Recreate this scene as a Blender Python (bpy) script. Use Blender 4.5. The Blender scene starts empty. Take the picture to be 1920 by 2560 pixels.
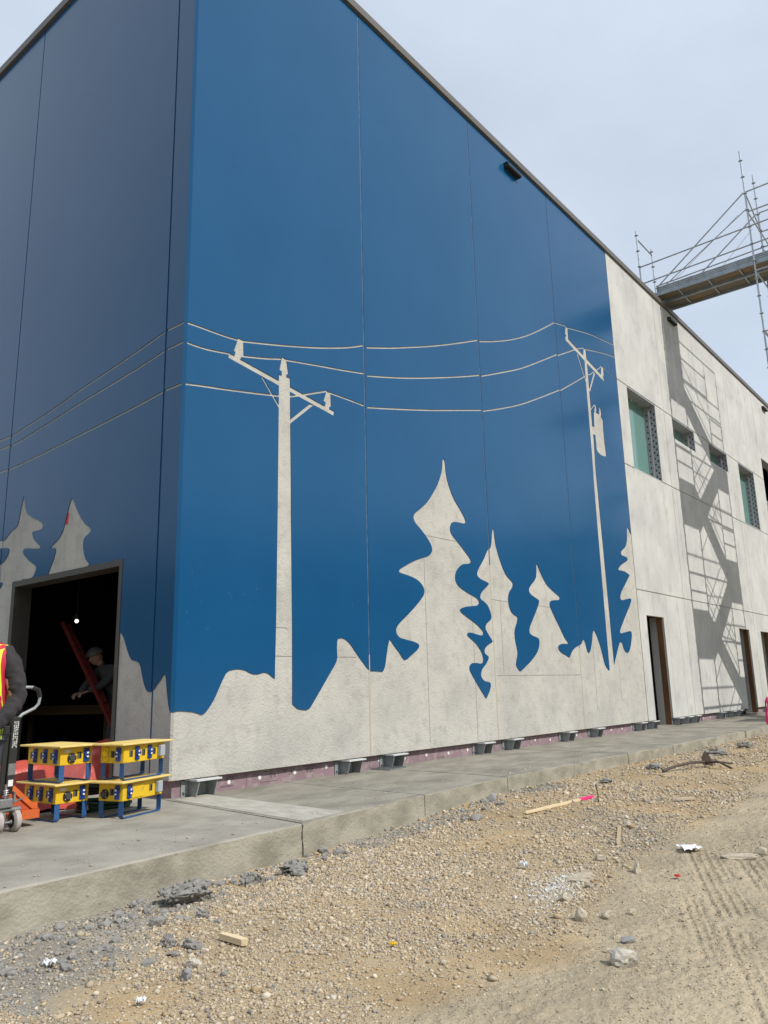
import bpy, bmesh, math, random
import numpy as np
from mathutils import Vector, Matrix
from mathutils.geometry import delaunay_2d_cdt
R = math.radians
random.seed(7); rng = np.random.default_rng(11)
S = bpy.context.scene
COL = S.collection

# ------------------------------------------------------------------ camera
cam = bpy.data.cameras.new('camera'); co = bpy.data.objects.new('camera', cam); COL.objects.link(co)
rx, dn, fw = Vector((0.635612, -0.771668, -0.02293)), Vector((0.153986, 0.155829, -0.975708)), Vector((0.756496, 0.61664, 0.217872))
m = Matrix((rx, -dn, -fw)).transposed().to_4x4(); m.translation = Vector((-5.635, -7.818, 1.2)); co.matrix_world = m
cam.sensor_fit = 'HORIZONTAL'; cam.sensor_width = 36; cam.lens = 36*1957.47/1920
cam.clip_start = 0.05; cam.clip_end = 2000
S.camera = co
# ------------------------------------------------------------------ sky, sun, exposure
SUN_EL = 45.0
wd = bpy.data.worlds.new('World'); S.world = wd; wd.use_nodes = True
nt = wd.node_tree; nt.nodes.clear()
N = nt.nodes.new; K = nt.links.new
out = N('ShaderNodeOutputWorld'); bg = N('ShaderNodeBackground'); bg.inputs[1].default_value = 0.10
sk = N('ShaderNodeTexSky'); sk.sky_type = 'NISHITA'; sk.sun_disc = False
sk.sun_elevation = R(SUN_EL); sk.sun_rotation = R(180); sk.altitude = 600; sk.air_density = 1.0; sk.dust_density = 1.5; sk.ozone_density = 1.0
tc = N('ShaderNodeTexCoord'); mp = N('ShaderNodeMapping'); mp.inputs['Scale'].default_value = (1.0, 1.0, 2.2)
no = N('ShaderNodeTexNoise'); no.inputs['Scale'].default_value = 1.6; no.inputs['Detail'].default_value = 6; no.inputs['Roughness'].default_value = .55
rp = N('ShaderNodeMapRange'); rp.inputs[1].default_value = .3; rp.inputs[2].default_value = .75; rp.inputs[3].default_value = .66; rp.inputs[4].default_value = .92
mx = N('ShaderNodeMix'); mx.data_type = 'RGBA'; mx.inputs[7].default_value = (7.9, 8.95, 10.4, 1)      # thin high cloud veil
K(tc.outputs['Generated'], mp.inputs[0]); K(mp.outputs[0], no.inputs['Vector']); K(no.outputs['Fac'], rp.inputs[0]); K(rp.outputs[0], mx.inputs[0])
K(sk.outputs[0], mx.inputs[6]); K(mx.outputs[2], bg.inputs[0]); K(bg.outputs[0], out.inputs[0])
sl = bpy.data.lights.new('sun', 'SUN'); sl.energy = 4.0; sl.angle = R(0.55); sl.color = (1.0, .965, .90)
so = bpy.data.objects.new('sun', sl); COL.objects.link(so)
sd = Vector((0.02, -math.cos(R(SUN_EL)), math.sin(R(SUN_EL)))).normalized()
so.rotation_euler = sd.to_track_quat('Z', 'Y').to_euler(); so.location = (0, -30, 30)
vs = S.view_settings; vs.view_transform = 'Standard'; vs.look = 'None'; vs.gamma = 1; vs.use_curve_mapping = False; vs.exposure = 0.0
S.cycles.max_bounces = 6; S.cycles.diffuse_bounces = 3; S.cycles.glossy_bounces = 3

# ------------------------------------------------------------------ materials
def mat(name, col, rough=.8, metal=0, col2=None, scale=5., det=5., lo=.35, hi=.65, bump=0, bscale=60., bdet=3., bdist=.01, stretch=(1, 1, 1), attr=None, spec=.5, col3=None, scale3=40., mix3=.5, lo3=.55, hi3=.7, emit=None, coat=0, nrm_low=0):
    M = bpy.data.materials.new(name); M.use_nodes = True; t = M.node_tree; P = t.nodes['Principled BSDF']; L = t.links.new; n = t.nodes.new
    P.inputs['Base Color'].default_value = (*col, 1); P.inputs['Roughness'].default_value = rough; P.inputs['Metallic'].default_value = metal
    P.inputs['Specular IOR Level'].default_value = spec
    if coat: P.inputs['Coat Weight'].default_value = coat; P.inputs['Coat Roughness'].default_value = .12
    cur = None
    if col2 or bump or attr or col3:
        tx = n('ShaderNodeTexCoord'); mpn = n('ShaderNodeMapping'); mpn.inputs['Scale'].default_value = stretch; L(tx.outputs['Object'], mpn.inputs[0])
    if attr:
        a = n('ShaderNodeAttribute'); a.attribute_name = attr; cur = a.outputs['Color']
    def layer(cur, c0, c1, sc, d, l, h, f=1.):
        nz = n('ShaderNodeTexNoise'); nz.inputs['Scale'].default_value = sc; nz.inputs['Detail'].default_value = d; nz.inputs['Roughness'].default_value = .6
        L(mpn.outputs[0], nz.inputs['Vector']); mr = n('ShaderNodeMapRange'); mr.inputs[1].default_value = l; mr.inputs[2].default_value = h; mr.inputs[4].default_value = f; L(nz.outputs['Fac'], mr.inputs[0])
        mi = n('ShaderNodeMix'); mi.data_type = 'RGBA'; L(mr.outputs[0], mi.inputs[0])
        if cur: L(cur, mi.inputs[6])
        else: mi.inputs[6].default_value = (*c0, 1)
        mi.inputs[7].default_value = (*c1, 1); return mi.outputs[2]
    if col2: cur = layer(cur, col, col2, scale, det, lo, hi, 1. if not attr else .35)
    if col3: cur = layer(cur, col, col3, scale3, 4, lo3, hi3, mix3)
    if cur: L(cur, P.inputs['Base Color'])
    if bump:
        nz = n('ShaderNodeTexNoise'); nz.inputs['Scale'].default_value = bscale; nz.inputs['Detail'].default_value = bdet; L(tx.outputs['Object'], nz.inputs['Vector'])
        bp = n('ShaderNodeBump'); bp.inputs['Strength'].default_value = bump; bp.inputs['Distance'].default_value = bdist; L(nz.outputs['Fac'], bp.inputs['Height'])
        last = bp
        if nrm_low:
            nz2 = n('ShaderNodeTexNoise'); nz2.inputs['Scale'].default_value = 1.3; nz2.inputs['Detail'].default_value = 1; L(tx.outputs['Object'], nz2.inputs['Vector'])
            b2 = n('ShaderNodeBump'); b2.inputs['Strength'].default_value = nrm_low; b2.inputs['Distance'].default_value = .02; L(nz2.outputs['Fac'], b2.inputs['Height']); L(bp.outputs[0], b2.inputs['Normal']); last = b2
        L(last.outputs[0], P.inputs['Normal'])
    if emit: P.inputs['Emission Color'].default_value = (*emit[0], 1); P.inputs['Emission Strength'].default_value = emit[1]
    return M
CONC_ART = mat('blasted_concrete', (.475, .46, .415), .92, col2=(.38, .37, .34), scale=1.1, lo=.4, hi=.7, bump=.9, bscale=38, bdet=6, bdist=.012, col3=(.29, .275, .25), scale3=5, mix3=.5, lo3=.5, hi3=.72, spec=.2)
CONC = mat('smooth_concrete', (.54, .535, .50), .85, col2=(.43, .428, .41), scale=.9, lo=.38, hi=.66, bump=.25, bscale=30, bdet=6, bdist=.006, stretch=(1, 1, .75), col3=(.34, .335, .32), scale3=2.6, mix3=.6, lo3=.54, hi3=.72, spec=.25)
CONC_IN = mat('interior_concrete', (.10, .10, .10), .9, col2=(.07, .07, .07), scale=1)  # colour set dark so the hall looks unlit through its openings
CONC_WALK = mat('walkway_concrete', (.285, .265, .215), .9, col2=(.185, .172, .14), scale=1.7, lo=.38, hi=.66, bump=.5, bscale=60, bdet=6, bdist=.008, stretch=(.75, 1.35, 1), col3=(.40, .375, .32), scale3=7, mix3=.5, lo3=.56, hi3=.72, spec=.25)
CONC_APRON = mat('apron_concrete', (.335, .315, .265), .9, col2=(.235, .22, .185), scale=2.3, det=8, lo=.38, hi=.66, bump=.6, bscale=70, bdet=7, bdist=.008, col3=(.58, .56, .52), scale3=38, mix3=.75, lo3=.66, hi3=.70, spec=.25)
CONC_FACE = mat('cast_slab_face', (.36, .335, .265), .9, col2=(.235, .215, .17), scale=3.2, det=9, lo=.40, hi=.64, bump=.8, bscale=45, bdet=8, bdist=.010, stretch=(.8, 1, 1.3), col3=(.09, .08, .06), scale3=26, mix3=.8, lo3=.66, hi3=.71, spec=.2)
CONC_PALE = mat('pale_concrete', (.43, .41, .355), .9, col2=(.32, .30, .25), scale=5, stretch=(2, .8, 1), bump=.3, bscale=60, bdist=.005, spec=.25)
BLUE = mat('blue_wall_paint', (.006, .069, .172), .20, col2=(.008, .078, .19), scale=.6, lo=.3, hi=.7, bump=.06, bscale=14, bdet=3, bdist=.003, col3=(.03, .11, .22), scale3=9, mix3=.2, lo3=.70, hi3=.78, spec=.34, nrm_low=.12)
SEAL = mat('joint_sealant', (.10, .15, .22), .6, col2=(.03, .07, .14), scale=7)
SEAL_T = mat('tan_sealant', (.42, .38, .29), .7)
LINE = mat('formwork_seam', (.22, .205, .175), .9)
COPE = mat('brown_coping', (.115, .103, .088), .45, spec=.4)
DARK = mat('dark_metal', (.022, .022, .02), .5)
DFRAME = mat('door_frame_metal', (.045, .042, .034), .5, col2=(.06, .055, .045), scale=4)
FOAM = mat('pink_foam_board', (.215, .15, .17), .8, col2=(.28, .185, .21), scale=3, col3=(.33, .29, .26), scale3=9, mix3=.6, lo3=.5, hi3=.62)
WHITE = mat('white_plastic', (.72, .72, .70), .5)
GALV = mat('galvanised_steel', (.50, .52, .53), .42, metal=.85, col2=(.36, .38, .40), scale=9, bump=.1, bscale=40)
GALVD = mat('dull_galvanised_bracket', (.33, .35, .355), .5, metal=.15, col2=(.24, .26, .27), scale=8)
STEELP = mat('scaffold_deck_steel', (.34, .39, .42), .5, metal=.5, col2=(.25, .28, .30), scale=5)
PLYU = mat('weathered_plywood', (.16, .14, .105), .85, col2=(.22, .14, .07), scale=2.5, lo=.5, hi=.62, stretch=(1, .35, 1))
GLASS = mat('tinted_window_glass', (.12, .235, .205), .10, col2=(.135, .255, .225), scale=.5, spec=.6)
SLOT = mat('slot_shadow', (.008, .008, .008), .9)
PERF = mat('perforated_steel', (.40, .40, .42), .5, metal=.3, col2=(.33, .33, .36), scale=5)
WOOD_B = mat('brown_wood_buck', (.22, .11, .045), .85, col2=(.15, .075, .03), scale=4, stretch=(1, 1, .3))
LAMP = mat('lamp_housing', (.012, .018, .016), .4)
TAPE_R = mat('red_tape', (.55, .01, .015), .5)
INK = mat('printed_ink', (.06, .045, .05), .8)

# ------------------------------------------------------------------ helpers
def link(o, parent=None):
    COL.objects.link(o)
    if parent: o.parent = parent
    return o
def mobj(name, v, f, mt, parent=None, smooth=False):
    me = bpy.data.meshes.new(name); me.from_pydata([tuple(p) for p in v], [], f); me.update()
    if mt: me.materials.append(mt)
    if smooth: me.polygons.foreach_set('use_smooth', [True]*len(me.polygons))
    return link(bpy.data.objects.new(name, me), parent)
def tag(o, label, cat, group=None):
    o['label'] = label; o['category'] = cat
    if group: o['group'] = group
    return o
def empty(name, loc=(0, 0, 0), rz=0, label=None, cat=None, group=None):
    o = bpy.data.objects.new(name, None); COL.objects.link(o); o.location = loc; o.rotation_euler = (0, 0, rz); o.empty_display_size = .1
    if label: tag(o, label, cat, group)
    return o
class MB:
    def __init__(s): s.v = []; s.f = []
    def add(s, v, f):
        b = len(s.v); s.v += [tuple(p) for p in v]; s.f += [tuple(i+b for i in q) for q in f]; return s
    def box(s, x0, x1, y0, y1, z0, z1):
        return s.add([(x0, y0, z0), (x1, y0, z0), (x1, y1, z0), (x0, y1, z0), (x0, y0, z1), (x1, y0, z1), (x1, y1, z1), (x0, y1, z1)], [(3, 2, 1, 0), (4, 5, 6, 7), (0, 1, 5, 4), (1, 2, 6, 5), (2, 3, 7, 6), (3, 0, 4, 7)])
    def cbox(s, c, d, b=0, M=None):
        # box with chamfered edges
        bm = bmesh.new(); bmesh.ops.create_cube(bm, size=1); bmesh.ops.scale(bm, vec=d, verts=bm.verts)
        if b: bmesh.ops.bevel(bm, geom=bm.edges[:], offset=b, segments=1, affect='EDGES')
        if M is not None: bmesh.ops.transform(bm, matrix=M, verts=bm.verts)
        bmesh.ops.translate(bm, vec=c, verts=bm.verts); bm.verts.index_update()
        s.add([v.co[:] for v in bm.verts], [[v.index for v in f.verts] for f in bm.faces]); bm.free(); return s
    def tube(s, p, q, r, n=8, r2=None, cap=True):
        p = Vector(p); q = Vector(q); d = (q-p).normalized(); a = d.orthogonal().normalized(); b = d.cross(a); r2 = r if r2 is None else r2
        vs_ = []
        for c, rr in ((p, r), (q, r2)):
            for i in range(n):
                t = 2*math.pi*i/n; vs_.append(c+a*math.cos(t)*rr+b*math.sin(t)*rr)
        fs = [(i, (i+1) % n, n+(i+1) % n, n+i) for i in range(n)]
        if cap: fs += [tuple(range(n-1, -1, -1)), tuple(range(n, 2*n))]
        return s.add(vs_, fs)
    def path(s, pts, r, n=8, closed=False):
        pts = [Vector(p) for p in pts]; m_ = len(pts); prev = None; vs_ = []
        for i, p in enumerate(pts):
            d = (pts[(i+1) % m_]-pts[i-1]) if closed else (pts[min(i+1, m_-1)]-pts[max(i-1, 0)])
            d.normalize()
            a = d.orthogonal() if prev is None else (prev-d*prev.dot(d)); a.normalize(); prev = a.copy(); b = d.cross(a)
            rr = r[i] if isinstance(r, (list, tuple)) else r
            vs_ += [p+a*math.cos(2*math.pi*k/n)*rr+b*math.sin(2*math.pi*k/n)*rr for k in range(n)]
        fs = []
        for i in range(m_ if closed else m_-1):
            j = (i+1) % m_
            fs += [(i*n+k, i*n+(k+1) % n, j*n+(k+1) % n, j*n+k) for k in range(n)]
        if not closed: fs += [tuple(range(n-1, -1, -1)), tuple((m_-1)*n+k for k in range(n))]
        return s.add(vs_, fs)
    def prism(s, poly, a0, a1, axis):
        # polygon (u,v) extruded along axis: 'x'->(a,u,v) 'y'->(u,a,v) 'z'->(u,v,a)
        mk = {'x': lambda u, v, a: (a, u, v), 'y': lambda u, v, a: (u, a, v), 'z': lambda u, v, a: (u, v, a)}[axis]
        n = len(poly); v = [mk(u, w, a0) for u, w in poly]+[mk(u, w, a1) for u, w in poly]
        return s.add(v, [tuple(range(n)), tuple(range(2*n-1, n-1, -1))]+[(i, n+i, n+(i+1) % n, (i+1) % n) for i in range(n)])
    def fixed(s):
        bm = bmesh.new(); vv = [bm.verts.new(p) for p in s.v]
        for f in s.f:
            try: bm.faces.new([vv[i] for i in f])
            except ValueError: pass
        bmesh.ops.recalc_face_normals(bm, faces=bm.faces); return bm
    def build(s, name, mt, parent=None, smooth=False, loc=None, rot=None):
        bm = s.fixed(); me = bpy.data.meshes.new(name); bm.to_mesh(me); bm.free()
        if mt: me.materials.append(mt)
        if smooth:
            me.polygons.foreach_set('use_smooth', [True]*len(me.polygons)); me.set_sharp_from_angle(angle=R(38))
        o = link(bpy.data.objects.new(name, me), parent)
        if loc: o.location = loc
        if rot: o.rotation_euler = rot
        return o
def area(p): return sum(p[i-1][0]*p[i][1]-p[i][0]*p[i-1][1] for i in range(len(p)))/2
def catmull(p, k=3):
    o_ = []
    for i in range(len(p)-1):
        a, b, c, d = p[max(i-1, 0)], p[i], p[i+1], p[min(i+2, len(p)-1)]
        for j in range(k):
            t = j/k
            o_.append(tuple(.5*(2*b[q]+(c[q]-a[q])*t+(2*a[q]-5*b[q]+4*c[q]-d[q])*t*t+(3*b[q]-a[q]-3*c[q]+d[q])*t**3) for q in (0, 1)))
    return o_+[tuple(p[-1])]
def cut_plate(keep, cuts, d0, d1, to3):
    """flat plate: keep polygons minus cut polygons, thickness d0..d1, to3(u,v,d)->xyz"""
    V = []; F = []
    for p in keep+cuts:
        p = p if area(p) > 0 else p[::-1]; b = len(V); V += [Vector(q) for q in p]; F.append(list(range(b, b+len(p))))
    nk = len(keep); r = delaunay_2d_cdt(V, [], F, 0, 1e-5)
    tris = [f for f, o_ in zip(r[2], r[5]) if any(i < nk for i in o_) and not any(i >= nk for i in o_)]
    n = len(r[0]); ed = {}
    for f in tris:
        for i in range(len(f)): ed[(f[i-1], f[i])] = 1
    fr = [tuple(f) for f in tris]; bk = [tuple(i+n for i in f[::-1]) for f in tris]
    sd_ = [(a+n, b+n, b, a) for (a, b) in ed if (b, a) not in ed]
    v = [to3(p[0], p[1], d0) for p in r[0]]+[to3(p[0], p[1], d1) for p in r[0]]
    return v, fr+bk+sd_
def plate_obj(name, keep, cuts, d0, d1, to3, mt, parent):
    v, f = cut_plate(keep, cuts, d0, d1, to3); mb = MB(); mb.add(v, f)
    bm = bmesh.new(); vv = [bm.verts.new(p) for p in v]
    for q in f:
        try: bm.faces.new([vv[i] for i in q])
        except ValueError: pass
    lo = [x for x in bm.verts if not x.link_faces]; bmesh.ops.delete(bm, geom=lo, context='VERTS')
    bmesh.ops.recalc_face_normals(bm, faces=bm.faces)
    me = bpy.data.meshes.new(name); bm.to_mesh(me); bm.free(); me.materials.append(mt)
    return link(bpy.data.objects.new(name, me), parent)
def strip(pts, w):
    o_ = []; q = []
    for i, p in enumerate(pts):
        a = pts[max(i-1, 0)]; b = pts[min(i+1, len(pts)-1)]; dx, dz = b[0]-a[0], b[1]-a[1]; l = math.hypot(dx, dz) or 1
        o_.append((p[0]-dz/l*w/2, p[1]+dx/l*w/2)); q.append((p[0]+dz/l*w/2, p[1]-dx/l*w/2))
    return o_+q[::-1]
def rect(u0, u1, v0, v1): return [(u0, v0), (u1, v0), (u1, v1), (u0, v1)]
def text_obj(name, body, size, mt, parent, M, extrude=.0004):
    c = bpy.data.curves.new(name, 'FONT'); c.body = body; c.size = size; c.extrude = extrude
    o = bpy.data.objects.new(name, c); COL.objects.link(o); dg = bpy.context.evaluated_depsgraph_get()
    me = bpy.data.meshes.new_from_object(o.evaluated_get(dg)); bpy.data.objects.remove(o); me.name = name
    me.transform(M); me.materials.clear(); me.materials.append(mt)
    return link(bpy.data.objects.new(name, me), parent)
# value noise for numpy
def vn(x, y, s, seed=0):
    x = np.asarray(x)*s+seed*17.3; y = np.asarray(y)*s-seed*9.7; xi = np.floor(x).astype(np.int64); yi = np.floor(y).astype(np.int64); fx = x-xi; fy = y-yi
    fx = fx*fx*(3-2*fx); fy = fy*fy*(3-2*fy)
    def h(a, b):
        k = (a*374761393+b*668265263+seed*1442695041) & 0xffffffff; k = ((k ^ (k >> 13))*1274126177) & 0xffffffff; return ((k ^ (k >> 16)) & 0xffff)/65535.
    return (h(xi, yi)*(1-fx)+h(xi+1, yi)*fx)*(1-fy)+(h(xi, yi+1)*(1-fx)+h(xi+1, yi+1)*fx)*fy
def fbm(x, y, s, o=4, seed=0): return sum(vn(x, y, s*2**i, seed+i)*.5**i for i in range(o))/sum(.5**i for i in range(o))
SKYLINE=[(-0.016,0.967),(0.073,0.979),(0.195,0.974),(0.299,0.962),(0.374,0.939),(0.433,0.927),(0.49,0.96),(0.553,1.025),(0.626,1.134),(0.69,1.254),(0.743,1.349),(0.787,1.41),(0.855,1.449),(0.971,1.46),(1.078,1.449),(1.15,1.422),(1.223,1.399),(1.309,1.397),(1.409,1.418),(1.484,1.405),(1.548,1.368),(1.595,1.34),(1.691,1.311),(1.797,1.163),(1.891,1.029),(1.92,1.009),(1.985,0.96),(2.053,0.929),(2.149,0.918),(2.218,0.924),(2.274,0.96),(2.374,1.074),(2.49,1.209),(2.609,1.347),(2.731,1.488),(2.799,1.58),(2.813,1.663),(2.808,1.776),(2.822,1.88),(2.875,1.909),(2.969,1.901),(3.079,1.846),(3.189,1.743),(3.316,1.617),(3.429,1.523),(3.511,1.459),(3.567,1.436),(3.611,1.436),(3.697,1.438),(3.817,1.427),(3.864,1.453),(3.909,1.548),(3.942,1.685),(3.973,1.804),(4.007,1.896),(4.035,1.921),(4.109,1.856),(4.26,1.727),(4.394,1.608),(4.559,1.683),(4.729,1.772),(4.795,1.836),(4.756,1.877),(4.592,1.918),(4.389,1.941),(4.251,1.976),(4.195,2.052),(4.218,2.126),(4.322,2.216),(4.531,2.351),(4.747,2.503),(4.903,2.629),(4.982,2.725),(4.97,2.816),(4.875,2.899),(4.686,2.965),(4.479,2.992),(4.337,3.009),(4.309,3.034),(4.36,3.082),(4.571,3.181),(4.787,3.269),(5.031,3.343),(5.167,3.391),(5.249,3.468),(5.244,3.549),(5.182,3.636),(5.054,3.741),(4.905,3.841),(4.799,3.907),(4.747,3.979),(4.768,4.049),(4.854,4.117),(4.991,4.207),(5.179,4.348),(5.351,4.532),(5.505,4.73),(5.613,4.923),(5.662,5.078),(5.679,5.198),(5.711,5.234),(5.748,5.198),(5.766,5.041),(5.803,4.873),(5.888,4.685),(6.001,4.531),(6.165,4.383),(6.283,4.27),(6.347,4.177),(6.322,4.121),(6.194,4.108),(6.018,4.105),(5.918,4.079),(5.854,4.019),(5.841,3.903),(5.946,3.804),(6.16,3.675),(6.351,3.54),(6.448,3.464),(6.453,3.401),(6.363,3.369),(6.209,3.347),(6.079,3.283),(5.973,3.188),(5.93,3.073),(5.981,2.967),(6.147,2.883),(6.367,2.816),(6.594,2.762),(6.677,2.697),(6.634,2.629),(6.476,2.602),(6.246,2.576),(6.094,2.539),(6.042,2.503),(6.112,2.447),(6.353,2.355),(6.6,2.255),(6.748,2.163),(6.769,2.107),(6.714,2.08),(6.534,2.093),(6.333,2.119),(6.257,2.103),(6.243,2.061),(6.373,1.997),(6.543,1.905),(6.685,1.77),(6.727,1.66),(6.705,1.591),(6.615,1.571),(6.438,1.583),(6.31,1.56),(6.26,1.493),(6.298,1.412),(6.412,1.291),(6.575,1.127),(6.716,0.989),(6.764,0.956),(6.822,1.014),(6.912,1.122),(6.934,1.19),(6.897,1.238),(6.742,1.261),(6.643,1.317),(6.624,1.385),(6.684,1.481),(6.824,1.578),(6.913,1.676),(6.875,1.718),(6.789,1.758),(6.778,1.814),(6.854,1.885),(6.993,1.945),(7.077,1.976),(7.028,2.031),(6.905,2.141),(6.849,2.223),(6.893,2.296),(7.035,2.374),(7.079,2.434),(7.051,2.534),(6.955,2.658),(6.8,2.719),(6.725,2.772),(6.76,2.86),(6.903,2.958),(7.047,3.052),(6.969,3.086),(6.784,3.122),(6.672,3.17),(6.663,3.241),(6.752,3.352),(6.93,3.532),(7.067,3.711),(7.172,3.76),(7.223,3.881),(7.255,4.037),(7.296,4.159),(7.332,4.124),(7.347,3.988),(7.391,3.811),(7.47,3.637),(7.567,3.465),(7.694,3.295),(7.889,3.19),(7.948,3.134),(7.915,3.055),(7.805,2.97),(7.745,2.859),(7.748,2.724),(7.819,2.578),(7.96,2.511),(8.052,2.485),(8.028,2.378),(7.943,2.269),(7.907,2.163),(7.928,1.985),(7.984,1.808),(7.931,1.66),(7.895,1.557),(7.947,1.499),(8.04,1.434),(8.198,1.499),(8.459,1.621),(8.697,1.76),(8.83,1.886),(8.879,2.011),(8.857,2.089),(8.714,2.124),(8.541,2.162),(8.494,2.231),(8.537,2.325),(8.7,2.503),(8.89,2.719),(8.98,2.852),(8.915,2.902),(8.696,2.959),(8.583,3.03),(8.606,3.111),(8.727,3.2),(8.909,3.345),(8.951,3.511),(8.968,3.643),(9.04,3.585),(9.183,3.402),(9.396,3.224),(9.657,3.113),(9.893,3.031),(9.921,2.983),(9.844,2.944),(9.593,2.92),(9.484,2.886),(9.44,2.818),(9.495,2.723),(9.643,2.552),(9.826,2.364),(10.008,2.158),(10.163,2.04),(10.13,2.013),(9.914,2.014),(9.73,1.97),(9.699,1.905),(9.813,1.827),(10.054,1.766),(10.193,1.728),(10.256,1.802),(10.366,1.886),(10.528,1.956),(10.712,2.008),(10.808,2.031),(10.901,2.119),(10.98,2.121),(11.037,2.002),(11.093,1.874),(11.167,1.844),(11.258,1.904),(11.355,2.08),(11.432,2.274),(11.488,2.357),(11.566,2.332),(11.68,2.195),(11.807,1.986),(11.893,1.776),(11.981,1.582),(12.13,1.47),(12.199,1.466),(12.458,1.575),(12.49,1.604),(12.636,1.786),(12.824,2.028),(12.957,2.132),(13.073,2.109),(13.138,1.98),(13.304,1.882),(13.456,1.919),(13.586,2.065),(13.689,2.259),(13.711,2.395),(13.57,2.42),(13.224,2.369),(13.033,2.35),(12.998,2.405),(13.117,2.523),(13.412,2.785),(13.711,3.034),(13.878,3.202),(13.841,3.259),(13.558,3.219),(13.261,3.179),(13.201,3.252),(13.308,3.395),(13.598,3.614),(13.895,3.839),(13.903,3.872),(13.62,3.933),(13.282,3.931),(13.244,3.974),(13.462,4.095),(13.78,4.208),(13.894,4.273),(13.808,4.332),(13.563,4.337),(13.489,4.396),(13.597,4.489),(13.818,4.596),(13.958,4.777),(14.006,4.988),(14.061,5.14),(14.135,5.109),(14.216,5.017),(14.291,4.985)]
MOTIFS=[[(1.637,5.629),(1.859,5.645),(1.862,5.493),(1.87,4.935),(1.884,4.19),(1.889,3.636),(1.916,2.068),(1.923,0.915),(1.596,1.26),(1.614,2.055),(1.629,3.595),(1.633,4.535),(1.636,5.14)],[(0.714,5.663),(2.801,5.377),(2.787,5.299),(0.711,5.587)],[(0.877,5.932),(0.969,5.928),(0.979,5.706),(0.94,5.694),(0.927,5.634),(0.815,5.647),(0.83,5.711),(0.802,5.715)],[(1.695,5.92),(1.784,5.911),(1.826,5.692),(1.791,5.677),(1.786,5.629),(1.692,5.626),(1.692,5.692),(1.647,5.703)],[(2.631,5.666),(2.725,5.655),(2.728,5.435),(2.698,5.423),(2.691,5.377),(2.593,5.399),(2.608,5.473),(2.561,5.481)],[(1.285,5.502),(1.328,5.498),(1.646,5.159),(1.646,5.106)],[(2.263,5.352),(2.355,5.362),(1.859,4.937),(1.859,5.0)],[(12.255,9.339),(12.398,9.373),(12.406,9.3),(12.413,8.929),(12.402,8.431),(12.403,7.919),(12.399,7.531),(12.418,7.152),(12.374,6.362),(12.394,5.783),(12.405,5.297),(12.49,1.604),(12.323,1.353),(12.175,1.353),(12.199,1.466),(12.191,5.263),(12.197,5.979),(12.225,6.683),(12.227,7.393),(12.228,8.114),(12.228,8.601),(12.235,8.874)],[(11.234,9.465),(11.397,9.562),(13.381,9.153),(13.416,9.014)],[(11.289,9.87),(11.407,9.839),(11.396,9.555),(11.229,9.461),(11.23,9.558),(11.273,9.585),(11.279,9.623),(11.226,9.629)],[(12.262,9.616),(12.374,9.59),(12.404,9.405),(12.361,9.286),(12.282,9.285),(12.186,9.333)],[(13.296,9.444),(13.423,9.424),(13.421,9.211),(13.37,9.157),(13.376,9.069),(13.219,9.137)],[(11.807,9.323),(11.888,9.318),(12.257,8.708),(12.255,8.61)],[(12.778,9.096),(12.887,9.119),(12.43,8.439),(12.387,8.496)],[(12.389,7.534),(12.507,7.539),(12.556,7.942),(12.654,7.978),(12.735,7.977),(12.869,7.968),(12.975,7.947),(13.098,7.867),(13.073,7.6),(13.083,7.234),(13.11,6.898),(12.979,6.85),(12.76,6.846),(12.606,6.884),(12.537,6.941),(12.536,7.132),(12.531,7.327),(12.389,7.305)],[(12.637,8.173),(12.715,8.186),(12.757,8.038),(12.703,8.011),(12.703,7.954),(12.582,7.937),(12.618,7.988),(12.564,7.986),(12.626,8.027)],[(12.912,8.188),(12.995,8.163),(13.032,8.011),(12.981,7.918),(12.854,7.945),(12.912,8.017),(12.853,8.026),(12.914,8.06)]]
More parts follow.
